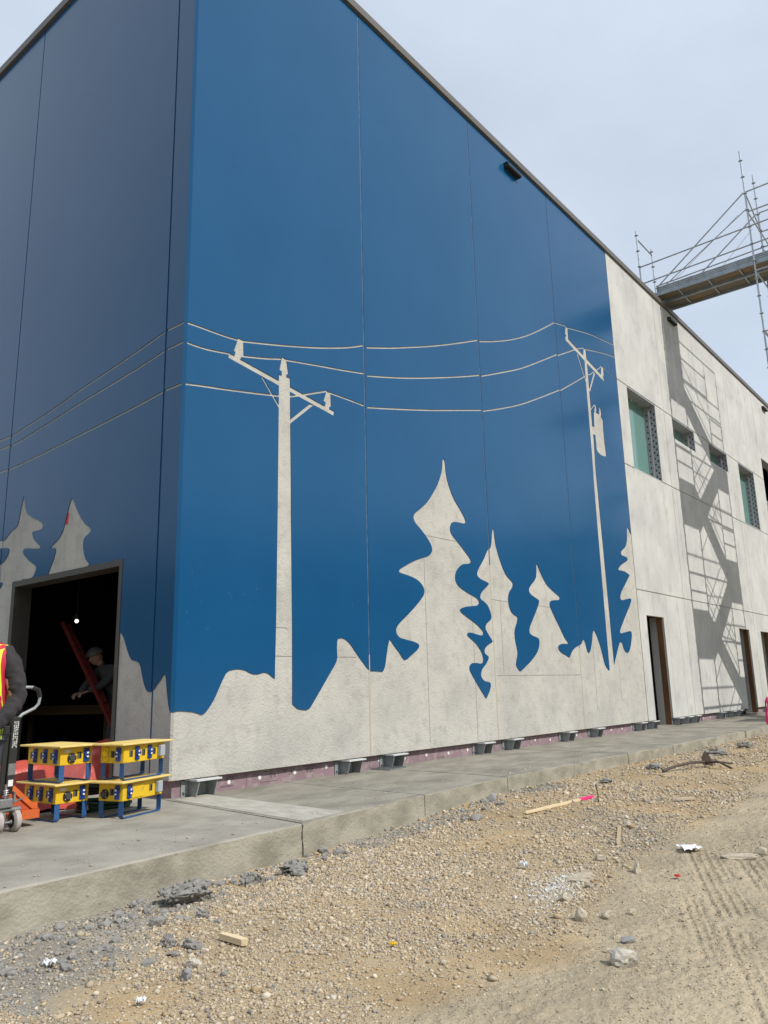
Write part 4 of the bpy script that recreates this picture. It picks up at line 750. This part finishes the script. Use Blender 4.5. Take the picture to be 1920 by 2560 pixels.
# ================================================================== ROCKS, CLODS, DEBRIS
def rock(name, x, y, w, h, label, colr_, seed, aspect=.75, rz=None, cat='rock', rough=.25, sub=3, sink=.25, d2=None):
    bm = bmesh.new(); bmesh.ops.create_icosphere(bm, subdivisions=sub, radius=1); r = random.Random(seed)
    pl = [(Vector((r.gauss(0, 1), r.gauss(0, 1), r.gauss(0, .8))).normalized(), r.uniform(.55, .85)) for _ in range(10)]
    for v in bm.verts:
        p = v.co.copy()
        for nn, d in pl:
            k = p.dot(nn)
            if k > d: p -= nn*(k-d)
        nz = (float(vn(p.x*1.0+7, p.y+p.z*1.7, 2.2, seed))-.5)*rough+((float(vn(p.x+3, p.z+p.y*2.1, 7.0, seed+5))-.5)*.5+(float(vn(p.x*1.3+p.z, p.y*1.2-p.z, 14.0, seed+6))-.5)*.35)*rough
        v.co = p*(1+nz)
    zs_ = [v.co.z for v in bm.verts]; xs_ = [v.co.x for v in bm.verts]; ys_ = [v.co.y for v in bm.verts]
    sx = w/(max(xs_)-min(xs_)); sy = w*aspect/(max(ys_)-min(ys_)); sz = h/(max(zs_)-min(zs_))/(1-sink)
    z0 = min(zs_)+sink*(max(zs_)-min(zs_))
    for v in bm.verts: v.co = Vector((v.co.x*sx, v.co.y*sy, (v.co.z-z0)*sz))
    if cat == 'clod' and colr_ is CLAY:
        vs0 = [v.co.copy() for v in bm.verts if v.co.z > -.01]
        for _ in range(70 if w > .2 else 24):
            c0 = r.choice(vs0); a_, f_ = ST[r.randrange(14)]; k_ = r.uniform(.02, .065)*min(w, .3)*1.2; vv_ = [bm.verts.new(c0+Vector(q)*k_) for q in a_]
            for q in f_: bm.faces.new([vv_[i] for i in q])
    me = bpy.data.meshes.new(name); bm.to_mesh(me); bm.free(); me.materials.append(colr_)
    o = link(bpy.data.objects.new(name, me)); o.location = (x, y, gz(x, y)); o.rotation_euler = (0, 0, (R(-50) if rz is None else R(rz))+r.uniform(-.25, .25)); return tag(o, label, cat)
RK_T = mat('tan_rock', (.47, .41, .31), .9, col2=(.34, .29, .22), scale=14, bump=.5, bscale=50, bdist=.01)
RK_W = mat('pale_rock', (.47, .43, .365), .9, col2=(.33, .30, .255), scale=12, lo=.45, hi=.6, bump=.6, bscale=40, bdist=.01)
RK_D = mat('slate_rock', (.20, .20, .20), .85, col2=(.28, .27, .26), scale=9, bump=.4, bscale=50, bdist=.01)
CLAY = mat('grey_clay', (.27, .258, .235), .95, col2=(.19, .182, .168), scale=18, bump=1.0, bscale=45, bdet=6, bdist=.012)
rock('rock', -1.24, -5.83, .16, .085, 'largest pale boulder lying on bare dirt near bottom right', RK_W, 1, .8, rough=.2)
rock('rock', -.58, -5.27, .085, .085, 'upright tan rock at the edge of gravel, left of a flatter tan rock', RK_T, 2)
rock('rock', -.42, -5.38, .095, .05, 'flat-topped tan rock right of the upright tan rock', RK_T, 3)
rock('rock', -.28, -5.48, .065, .04, 'small tan rock, rightmost in the row of three on the dirt', RK_T, 4)
rock('rock', -.86, -5.70, .10, .028, 'dark slate sliver lying just above the largest boulder', RK_D, 5, .45)
rock('rock', -1.09, -5.67, .05, .028, 'little brown stone left of the dark slate sliver', RK_T, 6)
rock('rock', .44, -4.80, .27, .065, 'long flat grey-tan rock slab beside the whitened gravel', RK_T, 7, .4)
rock('rock', .23, -4.94, .065, .045, 'small knobbly rock just in front of the long flat slab', RK_T, 8)
rock('rock', .88, -5.05, .12, .09, 'leaning finger-shaped tan rock between flat slab and white paper', RK_T, 9, .45, rz=20)
rock('rock', 1.66, -5.64, .31, .055, 'broad flat tan rock near right edge beside a round stone', RK_T, 10, .4)
rock('rock', 1.86, -5.74, .11, .06, 'round smooth stone at the right edge beside the broad flat rock', RK_T, 11, .9, rough=.05)
rock('rock', 2.42, -4.35, .075, .055, 'egg-shaped smooth stone above a thin wooden lath', RK_T, 12, .8, rough=.04)
rock('rock', 1.14, -4.62, .11, .05, 'rough tan rock below the thin wooden lath', RK_T, 13)
rock('rock', -.24, -4.98, .10, .06, 'brown rock in whitened gravel, left of the small knobbly rock', RK_T, 14)
rock('rock', -2.63, -3.93, .09, .05, 'pale cream rock on gravel below the yellow wood offcut', RK_W, 15, .6)
rock('clod', -2.77, -4.05, .06, .06, 'dark grey lump leaning against the pale cream rock', RK_D, 16, .7, cat='clod')
rock('clod', -2.45, -3.45, .09, .055, 'grey clay clod, topmost of a cluster of three', CLAY, 17, cat='clod', rough=.6)
rock('clod', -2.51, -3.55, .075, .045, 'grey clay clod, middle one of a cluster of three', CLAY, 18, cat='clod', rough=.6)
rock('clod', -2.58, -3.68, .075, .03, 'grey clay clod, lowest of a cluster of three', CLAY, 19, cat='clod', rough=.6)
rock('clod', -2.43, -3.67, .13, .06, 'broad grey clay clod right of the cluster of three', CLAY, 20, cat='clod', rough=.6)
rock('clod', -1.83, -2.76, .37, .145, 'largest grey clay lump pressed against the walkway edge', CLAY, 21, .7, cat='clod', rough=.5, sub=4, rz=0)
rock('clod', -1.99, -3.19, .10, .06, 'small grey clod in front of the largest clay lump', CLAY, 22, cat='clod', rough=.6)
rock('clod', -2.80, -3.28, .14, .055, 'dark grey clod amid the clay patch left of centre', CLAY, 23, .6, cat='clod', rough=.6)
rock('clod', -.72, -2.76, .34, .10, 'ragged grey clay heap below the crack in the walkway', CLAY, 24, .8, cat='clod', rough=.75, sub=4, rz=0)
rock('clod', -1.17, -2.72, .22, .085, 'grey clay lump between the two biggest clay heaps', CLAY, 25, .7, cat='clod', rough=.7, rz=0)
rock('clod', 1.98, -2.82, .16, .06, 'dark angular lump in front of the raised walkway section', RK_D, 26, .6, cat='clod')
rock('clod', 2.98, -2.40, .13, .10, 'dark lump tucked at the end of the deep walkway face', RK_D, 27, .7, cat='clod')
rock('clod', 9.8, -3.0, .40, .13, 'blue-grey clay mound near far end of walkway, nearest the black scrap', CLAY, 28, cat='clod', rough=.6)
rock('clod', 7.1, -2.85, .26, .10, 'blue-grey clay lump by the kerb left of the black scrap', CLAY, 29, cat='clod', rough=.6)
rock('clod', 5.2, -2.86, .19, .07, 'dark clay lump behind the pink-tipped stake', CLAY, 30, cat='clod', rough=.6)
rock('clod', 11.6, -3.0, .36, .12, 'farthest blue-grey clay mound beside the walkway', CLAY, 31, cat='clod', rough=.6)
for i in range(26):   # crumbled clay along the slab, uncountable
    pass
cv = MB()
for i in range(230):
    x = random.choice([random.uniform(-4.2, -1.2)]*3+[random.uniform(-1.2, .2), random.uniform(1.6, 3.0)]); y = float(edge(x))-.03-abs(random.gauss(0, .16 if x > -2 else .5)); s_ = random.uniform(.010, .038)*(1 if random.random() < .85 else 1.6)
    if x < -2 and y < -3.75: continue
    a, f = ST[i % 14]; th = random.uniform(0, 6.3); z = gz(x, y); cv.add([(x+(p[0]*math.cos(th)-p[1]*math.sin(th))*s_*1.2, y+(p[0]*math.sin(th)+p[1]*math.cos(th))*s_, z+p[2]*s_*.7+s_*.3) for p in a], f.tolist())
o = cv.build('clay_crumbs', CLAY); o['kind'] = 'stuff'; tag(o, 'crumbled grey clay scattered along the walkway foot', 'clay')
PINE = mat('pale_pine', (.70, .58, .38), .75, col2=(.62, .48, .28), scale=5, stretch=(1, 14, 14)); PINK = mat('pink_paint', (.80, .03, .20), .5)
def lay(name, a, b, w, t, mt, label, cat, tip=None, dz=.012):
    ax, ay = a; bx_, by = b; L_ = math.hypot(bx_-ax, by-ay); e = empty(name, (ax, ay, gz(ax, ay)+dz), math.atan2(by-ay, bx_-ax), label, cat)
    e.rotation_euler[1] = -math.atan2(gz(bx_, by)-gz(ax, ay), L_); k = L_ if not tip else L_-tip
    MB().prism([(0, -w*.2), (.05, -w/2), (k, -w/2), (k, w/2), (.05, w/2), (0, w*.2)], 0, t, 'z').build('shaft', mt, e)
    if tip: MB().prism([(k, -w/2-.001), (L_, -w/2-.001), (L_, w/2+.001), (k, w/2+.001)], -.0005, t+.001, 'z').build('painted_tip', PINK, e)
    return e
lay('survey_stake', (2.42, -3.17), (3.70, -3.37), .045, .022, PINE, 'wooden survey stake with bright pink tip lying on gravel', 'stake', .27)
e = empty('wood_offcut', (-2.235, -3.80, gz(-2.235, -3.80)+.012), R(-91), 'short yellow pine offcut lying on gravel at left of centre', 'wood offcut'); MB().prism([(-.115, -.022), (.095, -.022), (.115, 0), (.10, .022), (-.105, .02)], 0, .034, 'z').build('block', PINE, e); 
lay('lath', (1.66, -4.56), (2.33, -4.29), .035, .010, mat('grey_lath', (.40, .31, .19), .8), 'thin weathered lath flat on gravel below the egg-shaped stone', 'lath')
lay('board_scrap', (4.02, -4.22), (4.25, -4.40), .06, .025, mat('dusty_board', (.46, .38, .28), .8), 'short dusty board scrap on dirt behind the white paper', 'board')
e = empty('metal_rod', (3.46, -3.55, gz(3.46, -3.55)), 0, 'thin dark rod sticking up beside the pink tip of the stake', 'rod'); MB().path([(0, 0, -.02), (.01, .0, .08), (-.012, .012, .19)], .006, 6).build('shaft', DARK, e)
RUST = mat('rusty_black_steel', (.05, .04, .035), .6, col2=(.09, .055, .04), scale=12)
e = empty('steel_scrap', (7.3, -3.35, gz(7.3, -3.35)+.02), 0, 'bent black steel scrap with a pointed plate lying by the walkway', 'steel scrap')
MB().path([(-.62, .22, .0), (-.3, .12, .05), (.05, .0, .075), (.42, -.09, .06), (.62, -.2, .07)], .022, 8).build('bar', RUST, e)
MB().prism([(-.0, -.01), (.16, -.03), (.12, .10), (.05, .20), (-.02, .10)], -.012, .006, 'y').build('pointed_plate', RUST, e, loc=(.36, -.07, .03), rot=(0, 0, R(-48)))
MB().path([(.40, -.09, .05), (.28, -.34, .08), (.12, -.57, .01)], .018, 6).build('prong', RUST, e); MB().path([(.28, -.34, .08), (.42, -.50, .05)], .014, 6).build('prong', RUST, e)
PAP = mat('white_paper', (.78, .79, .80), .8)
def paper(name, x, y, w, d, label, cat, seed, crumple=.02, mt=PAP):
    n_ = 9; v = []; r = random.Random(seed)
    for j in range(n_):
        for i in range(n_): v.append(((i/(n_-1)-.5)*w*(1+r.uniform(-.05, .05)), (j/(n_-1)-.5)*d*(1+r.uniform(-.1, .1)), .012+r.uniform(0, crumple)+crumple*abs(math.sin(i*1.1+j*.6))))
    o = mobj(name, v, [(j*n_+i, j*n_+i+1, (j+1)*n_+i+1, (j+1)*n_+i) for j in range(n_-1) for i in range(n_-1)], mt, None, False); md = o.modifiers.new('thick', 'SOLIDIFY'); md.thickness = .0015; o.location = (x, y, gz(x, y)); o.rotation_euler = (0, 0, R(-48)); return tag(o, label, cat)
paper('paper_sheet', 1.76, -5.18, .17, .16, 'crumpled white sheet of paper on dirt at right', 'paper', 3)
paper('paper_scrap', .53, -4.22, .06, .07, 'small white paper scrap on gravel left of the whitened patch', 'paper', 4, .03)
paper('red_scrap', .79, -5.41, .045, .04, 'tiny red plastic scrap at the head of the tyre tracks', 'scrap', 5, .012, mat('red_plastic', (.6, .05, .04), .5))
paper('yellow_scrap', -1.72, -4.62, .045, .03, 'tiny yellow leaf-like scrap in the middle of the gravel', 'scrap', 6, .012, mat('yellow_plastic_bit', (.75, .5, .02), .5))
paper('plaster_crumb', -3.13, -3.30, .07, .045, 'white plaster flakes on the grey clay at far left', 'plaster', 7, .022); paper('plaster_crumb', -3.12, -4.16, .045, .035, 'white plaster flake on the sandy patch near bottom left', 'plaster', 8, .016)
# floor grating and pink ribbon
gt = empty('floor_grating', (3.80, -.10, .009), R(4), 'small pale steel grating laid on walkway in front of a bracket', 'grating')
for k in range(13): MB().box(-.22+k*.036, -.214+k*.036, -.17, .17, 0, .022).build('bar', GALV, gt)
for k in range(5): MB().box(-.222, .222, -.17+k*.083, -.164+k*.083, .0005, .0215).build('cross_bar', GALV, gt)
rb = empty('flagging_ribbon', (14.28, -2.84, gz(14.28, -2.84)), 0, 'bright pink flagging ribbon tied to a stake at right edge', 'ribbon')
MB().box(-.02, .02, -.02, .02, -.1, .95).build('stake', PINE, rb)
for k in range(4):
    a = k*1.5; MB().add([(0.03*math.cos(a), .03*math.sin(a), .9-.03*k), (.06*math.cos(a+.5), .06*math.sin(a+.5), .9-.03*k), (.09*math.cos(a+.3), .09*math.sin(a+.3), .45-.1*k), (.05*math.cos(a), .05*math.sin(a), .4-.1*k)], [(0, 1, 2, 3)]).build('ribbon_tail', PINK, rb)
MB().tube((0, 0, .8), (0, 0, .92), .04, 8).build('ribbon_knot', PINK, rb)
paper('ribbon_heap', 14.20, -3.05, .25, .2, 'pink ribbon end crumpled on gravel below the tied ribbon', 'ribbon', 9, .04, PINK)

# ================================================================== PEOPLE
def skin_mesh(name, J, Ed, mt, parent, root=0, sub=2, disp=0, dscale=8, seed=0):
    """J: list of (x,y,z,rx,ry)  Ed: index pairs; grown with the Skin modifier"""
    me = bpy.data.meshes.new(name); me.from_pydata([j[:3] for j in J], Ed, []); o = bpy.data.objects.new(name, me); COL.objects.link(o)
    md = o.modifiers.new('skin', 'SKIN'); md.use_smooth_shade = True
    for i, j in enumerate(J):
        sv = me.skin_vertices[0].data[i]; sv.radius = (j[3], j[4] if len(j) > 4 else j[3]); sv.use_root = (i == root)
    if sub: o.modifiers.new('sub', 'SUBSURF').levels = sub
    dg = bpy.context.evaluated_depsgraph_get(); dg.update(); me2 = bpy.data.meshes.new_from_object(o.evaluated_get(dg)); bpy.data.objects.remove(o); me2.name = name
    if disp:
        nv = len(me2.vertices); c_ = np.empty(nv*3); me2.vertices.foreach_get('co', c_); c_ = c_.reshape(-1, 3); nn = np.empty(nv*3); me2.vertices.foreach_get('normal', nn); nn = nn.reshape(-1, 3)
        d = (fbm(c_[:, 0]*1.0+c_[:, 1]*.6+3, c_[:, 2]*1.8+c_[:, 1], dscale, 3, seed)-.5)*2*disp; me2.vertices.foreach_set('co', (c_+nn*d[:, None]).ravel())
    me2.materials.clear(); me2.materials.append(mt); me2.polygons.foreach_set('use_smooth', [True]*len(me2.polygons)); me2.update()
    return link(bpy.data.objects.new(name, me2), parent)
def finger_hand(mb, wrist, d, up, side, curl=.5, s=1.):
    """palm with four fingers and a thumb; d pointing direction, up back of hand"""
    w = Vector(wrist); d = Vector(d).normalized(); up = Vector(up); up = (up-d*up.dot(d)).normalized(); lat = d.cross(up)*side
    def P(a, b, c_): return w+(d*a+lat*b+up*c_)*s
    pal = [P(0, -.028, .012), P(0, .028, .012), P(0, .028, -.014), P(0, -.028, -.014), P(.09, -.040, .012), P(.09, .040, .012), P(.09, .040, -.012), P(.09, -.040, -.012)]
    mb.add(pal, [(3, 2, 1, 0), (4, 5, 6, 7), (0, 1, 5, 4), (1, 2, 6, 5), (2, 3, 7, 6), (3, 0, 4, 7)])
    for b, l in ((-.031, .062), (-.010, .078), (.011, .083), (.032, .074)):
        p0 = P(.082, b, 0); c1 = P(.09+l*.45*math.cos(curl*.6), b, -l*.45*math.sin(curl*.6)); c2 = c1+(d*l*.32*math.cos(curl*1.5)-up*l*.32*math.sin(curl*1.5))*s; c3 = c2+(d*l*.24*math.cos(curl*2.2)-up*l*.24*math.sin(curl*2.2))*s
        mb.path([p0, c1, c2, c3], [.0095*s, .0092*s, .0085*s, .0065*s], 7)
    mb.path([P(.02, .026, -.004), P(.045, .050, -.012), P(.075, .056, -.022), P(.095, .052, -.03)], [.012*s, .011*s, .0095*s, .007*s], 7)
SKIN = mat('skin', (.50, .30, .21), .55); HAIR = mat('dark_hair', (.03, .02, .015), .6)
def head(par, c, face, M_skin, hair=None, tilt=0):
    """egg head with brow, nose, mouth, eyes, ears; face is a horizontal direction"""
    fz = Vector((face[0], face[1], 0)).normalized(); sd_ = Vector((0, 0, 1)).cross(fz); bm = bmesh.new(); bmesh.ops.create_uvsphere(bm, u_segments=24, v_segments=18, radius=1)
    for v in bm.verts:
        x, y, z = v.co; w_ = 1-.22*max(0, -z)**1.5; f_ = y*(.098 if y > 0 else .10); q = Vector((x*.075*w_, f_*(1-.1*max(0, -z)), z*.118))
        if y > .3:
            q.y += .022*math.exp(-((x/.16)**2+((z+.12)/.22)**2))+.006*math.exp(-((x/.4)**2+((z-.28)/.10)**2))-.010*math.exp(-(((abs(x)-.36)/.16)**2+((z-.08)/.12)**2))+.006*math.exp(-((x/.28)**2+((z+.48)/.07)**2))+.008*math.exp(-((x/.3)**2+((z+.85)/.15)**2))
        v.co = q
    ro = Matrix((sd_, fz, Vector((0, 0, 1)))).transposed().to_4x4()
    ro = Matrix.Translation(c) @ ro @ Matrix.Rotation(-tilt, 4, 'X'); bmesh.ops.transform(bm, matrix=ro, verts=bm.verts)
    me = bpy.data.meshes.new('head'); bm.to_mesh(me); bm.free(); me.materials.append(M_skin); me.polygons.foreach_set('use_smooth', [True]*len(me.polygons)); h = link(bpy.data.objects.new('head', me), par)
    for s_ in (-1, 1):
        MB().path([ro @ Vector((s_*.072, -.005, .012)), ro @ Vector((s_*.084, -.012, .02)), ro @ Vector((s_*.082, -.014, -.02)), ro @ Vector((s_*.072, -.004, -.026))], .008, 6).build('ear', M_skin, h, smooth=True)
        MB().tube(ro @ Vector((s_*.028, .082, .012)), ro @ Vector((s_*.028, .090, .012)), .011, 10).build('eye', WHITE, h, smooth=True); MB().tube(ro @ Vector((s_*.028, .0902, .012)), ro @ Vector((s_*.028, .0912, .012)), .005, 8).build('pupil', BLK, h)
    MB().path([ro @ Vector((-.022, .087, -.055)), ro @ Vector((0, .096, -.053)), ro @ Vector((.022, .087, -.055))], .004, 6).build('mouth', mat('lips', (.38, .16, .13), .5), h)
    if hair:
        v = []; f = []; n_ = 20; m_ = 7
        for j in range(m_):
            ph = j/(m_-1)*1.55
            for i in range(n_): a = 2*math.pi*i/n_; lim = 1.0 if math.sin(a) < .35 else .62; p_ = ph*lim; v.append(ro @ Vector((.083*math.sin(p_)*math.cos(a), -.006+.107*math.sin(p_)*math.sin(a), .126*math.cos(p_))))
        for j in range(m_-1): f += [(j*n_+i, j*n_+(i+1) % n_, (j+1)*n_+(i+1) % n_, (j+1)*n_+i) for i in range(n_)]
        MB().add(v, f).build('hair', hair, h, smooth=True)
    return h, ro
def hardhat(par, ro, mt):
    v = []; f = []; n_ = 24; m_ = 8
    for j in range(m_):
        ph = j/(m_-1)*1.5
        for i in range(n_): a = 2*math.pi*i/n_; v.append(ro @ Vector((.105*math.sin(ph)*math.cos(a), .13*math.sin(ph)*math.sin(a), .05+.115*math.cos(ph))))
    for i in range(n_): a = 2*math.pi*i/n_; k = 1.06+(.28 if math.sin(a) > .3 else 0)*math.sin(a); v.append(ro @ Vector((.108*math.cos(a)*1.05, .13*math.sin(a)*k, .052)))
    for j in range(m_): f += [(j*n_+i, j*n_+(i+1) % n_, (j+1)*n_+(i+1) % n_, (j+1)*n_+i) for i in range(n_)]
    o = MB().add(v, f).build('hard_hat', mt, par, smooth=True); return o
# ---- worker in the hi-vis vest at left (local x = picture right, y = away)
HOOD = mat('charcoal_hoodie', (.026, .023, .026), .95, col2=(.038, .034, .038), scale=14, bump=.5, bscale=120, bdist=.003, col3=(.2, .2, .2), scale3=9, mix3=.3, lo3=.72, hi3=.78)
TROU = mat('dark_trousers', (.04, .045, .06), .9); BOOT = mat('tan_boots', (.16, .09, .04), .8)
LIME = mat('lime_vest', (.62, .80, .04), .7); VRED = mat('red_vest_trim', (.52, .02, .05), .7); SILV = mat('silver_tape', (.6, .6, .6), .35)
p1 = empty('person', (-2.93, -1.685, .0), math.atan2(-.772, .636), 'person in charcoal hoodie and lime and red safety vest at left edge', 'person')
bm_ = MB()
J = [(0, 0, .95, .15, .11), (0, 0, 1.15, .14, .10), (0, .0, 1.40, .15, .10), (0, -.01, 1.50, .06, .06), (0, -.02, 1.60, .055, .055),
     (.17, 0, 1.49, .065, .065), (.275, .02, 1.17, .046, .046), (.152, -.155, .95, .034, .034), (-.17, 0, 1.49, .065, .065), (-.27, .02, 1.20, .05, .05), (-.24, -.12, .98, .036, .036),
     (.09, 0, .88, .085, .085), (.11, -.02, .48, .06, .06), (.11, .02, .08, .045, .045), (-.09, 0, .88, .085, .085), (-.12, -.05, .48, .06, .06), (-.13, .0, .08, .045, .045)]
ED = [(0, 1), (1, 2), (2, 3), (3, 4), (2, 5), (5, 6), (6, 7), (2, 8), (8, 9), (9, 10), (0, 11), (11, 12), (12, 13), (0, 14), (14, 15), (15, 16)]
body = skin_mesh('body', J, ED, SKIN, p1)
hd, ro = head(p1, (0, -.04, 1.70), (-.45, -.9), SKIN, HAIR)
HJ = [(0, 0, .90, .15, .115), (0, 0, 1.15, .16, .12), (0, 0, 1.38, .185, .125), (0, .01, 1.53, .09, .085), (.185, 0, 1.50, .082, .082), (.25, .015, 1.34, .076, .076), (.285, .02, 1.17, .066, .066), (.23, -.07, 1.04, .058, .058), (.155, -.155, .955, .046, .046),
      (-.185, 0, 1.505, .085, .085), (-.25, .01, 1.34, .075, .075), (-.28, .02, 1.19, .064, .064), (-.245, -.115, .985, .046, .046)]
HE = [(0, 1), (1, 2), (2, 3), (2, 4), (4, 5), (5, 6), (6, 7), (7, 8), (2, 9), (9, 10), (10, 11), (11, 12)]
skin_mesh('hoodie', HJ, HE, HOOD, p1, 0, 3, .016, 13, 4)
MB().path([(.10*math.cos(a), .02+.085*math.sin(a), 1.555+.02*math.sin(a)) for a in np.linspace(0, 6.283, 18)[:-1]], .04, 8, True).build('hood', HOOD, p1, smooth=True)
skin_mesh('trousers', [(0, 0, .93, .165, .125), (.095, 0, .84, .105, .105), (.11, -.02, .48, .082, .08), (.11, .015, .12, .075, .08), (-.095, 0, .84, .105, .105), (-.12, -.05, .48, .082, .08), (-.13, -.005, .12, .075, .08)], [(0, 1), (1, 2), (2, 3), (0, 4), (4, 5), (5, 6)], TROU, p1, 0, 2, .008, 8, 6)
for x, y in ((.11, .02), (-.13, .0)): MB().cbox((x, y-.05, .055), (.105, .29, .11), .035).build('boot', BOOT, p1, smooth=True)
GLV = MB(); finger_hand(GLV, (.150, -.160, .945), (-.25, -.35, -.9), (.9, -.3, -.1), 1, .9, 1.08); GLV.tube((.167, -.142, .985), (.148, -.165, .935), .052, 12, .046); GLV.build('glove', VRED, p1, smooth=True)
MB().tube((.165, -.145, .98), (.160, -.151, .965), .0545, 12).build('glove_band', LIME, p1, smooth=True)
GL2 = MB(); finger_hand(GL2, (-.243, -.12, .975), (.1, -.2, -.95), (-.9, -.3, 0), -1, .7, 1.08); GL2.build('glove', VRED, p1, smooth=True)
# vest: lofted shell, open at the arms, with coloured bands
def loft(rings, n_=36, a0=0, a1=2*math.pi):
    v = []; f = []; full = abs(a1-a0-2*math.pi) < 1e-6; m_ = n_ if full else n_+1
    for (z, rx_, ry_, cy) in rings:
        for i in range(m_): a = a0+(a1-a0)*i/n_; ca_, sa_ = math.cos(a), math.sin(a); k = (abs(ca_)**2.6+abs(sa_)**2.6)**(-1/2.6); v.append((rx_*k*ca_, cy+ry_*k*sa_, z))
    for j in range(len(rings)-1): f += [(j*m_+i, j*m_+(i+1) % m_, (j+1)*m_+(i+1) % m_, (j+1)*m_+i) for i in range(n_)]
    return v, f
VR = [(.86, .165, .14, 0), (.94, .172, .145, 0), (1.06, .182, .150, 0), (1.18, .192, .154, 0), (1.28, .195, .156, 0), (1.36, .205, .155, 0), (1.44, .222, .15, 0), (1.51, .222, .135, .005), (1.565, .195, .105, .01), (1.60, .10, .07, .01)]
v, f = loft(VR); vest = MB().add(v, f).build('vest', VRED, p1, smooth=True)
def vsurf(z, u, front=True):
    zs_ = [r_[0] for r_ in VR]; rx_ = np.interp(z, zs_, [r_[1] for r_ in VR]); ry_ = np.interp(z, zs_, [r_[2] for r_ in VR]); k = max(0, 1-abs(u/rx_)**2.6)**(1/2.6); return (-1 if front else 1)*ry_*k
def vband(name, u0, u1, z0, z1, off, mt, front=True, slope=0):
    n_ = 14; v = []; f = []
    for j in range(n_+1):
        z = z0+(z1-z0)*j/n_
        for i in range(5):
            u = u0+(u1-u0)*i/4+slope*(z-z0); v.append((u, vsurf(z, u, front)-(off if front else -off), z))
    for j in range(n_): f += [(j*5+i, j*5+i+1, j*5+6+i, j*5+5+i) for i in range(4)]
    MB().add(v, f).build(name, mt, vest, smooth=True)
for fr in (True, False):
    for s_ in (1, -1):
        vband('lime_band', s_*.115, s_*.19, .86, 1.575, .006, LIME, fr); vband('silver_band', s_*.13, s_*.152, .86, 1.57, .009, SILV, fr)
    vband('lime_band', -.165, .165, .98, 1.07, .009, LIME, fr); vband('silver_band', -.165, .165, 1.005, 1.045, .011, SILV, fr)
vband('pocket', .04, .14, 1.18, 1.33, .012, mat('black_pocket', (.02, .02, .02), .8)); vband('badge', .07, .13, 1.20, 1.27, .014, WHITE)
# ---- worker inside, pale coveralls coloured dark to look unlit
COV = mat('gloom_coverall', (.085, .085, .085), .85, bump=.4, bscale=20, bdist=.01)
p2 = empty('person', (1.98, 4.2, 0), 0, 'person in pale coveralls and hard hat, colours darkened for gloom, bending over work inside the dark doorway', 'person')
J = [(.0, 0, .95, .17, .14), (-.05, .03, 1.15, .16, .13), (-.16, .08, 1.40, .18, .13), (-.24, .12, 1.50, .07, .07), (-.29, .15, 1.56, .06, .06),
     (-.12, -.10, 1.44, .085, .085), (-.32, -.08, 1.25, .062, .062), (-.52, .02, 1.14, .045, .045), (-.22, .26, 1.44, .085, .085), (-.40, .26, 1.24, .062, .062), (-.55, .18, 1.12, .045, .045),
     (.03, -.09, .86, .11, .11), (0, -.10, .48, .085, .085), (.05, -.10, .07, .07, .07), (.02, .10, .86, .11, .11), (-.06, .12, .48, .085, .085), (.0, .13, .07, .07, .07)]
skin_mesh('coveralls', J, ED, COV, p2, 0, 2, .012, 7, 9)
hb = MB(); finger_hand(hb, (-.52, .02, 1.14), (-1, .3, -.3), (0, 0, 1), 1, .8); finger_hand(hb, (-.55, .18, 1.12), (-1, -.1, -.3), (0, 0, 1), -1, .8); hb.build('hands', SKIN, p2, smooth=True)
skin_mesh('body', [(-.24, .12, 1.48, .06, .06), (-.29, .15, 1.58, .058, .058), (-.30, .155, 1.62, .05, .05)], [(0, 1), (1, 2)], SKIN, p2)
p2.scale = (1.12, 1.12, 1.09)
hd2, ro2 = head(p2, (-.33, .17, 1.64), (-.9, .25), SKIN, None, .35); hardhat(p2, ro2, mat('gloom_hard_hat', (.15, .15, .145), .5))  # hat colour darkened for the gloom like the coveralls
for y, x in ((-.10, .02), (.13, -.03)): MB().cbox((x, y, .05), (.28, .10, .10), .03).build('boot', BOOT, p2, smooth=True)
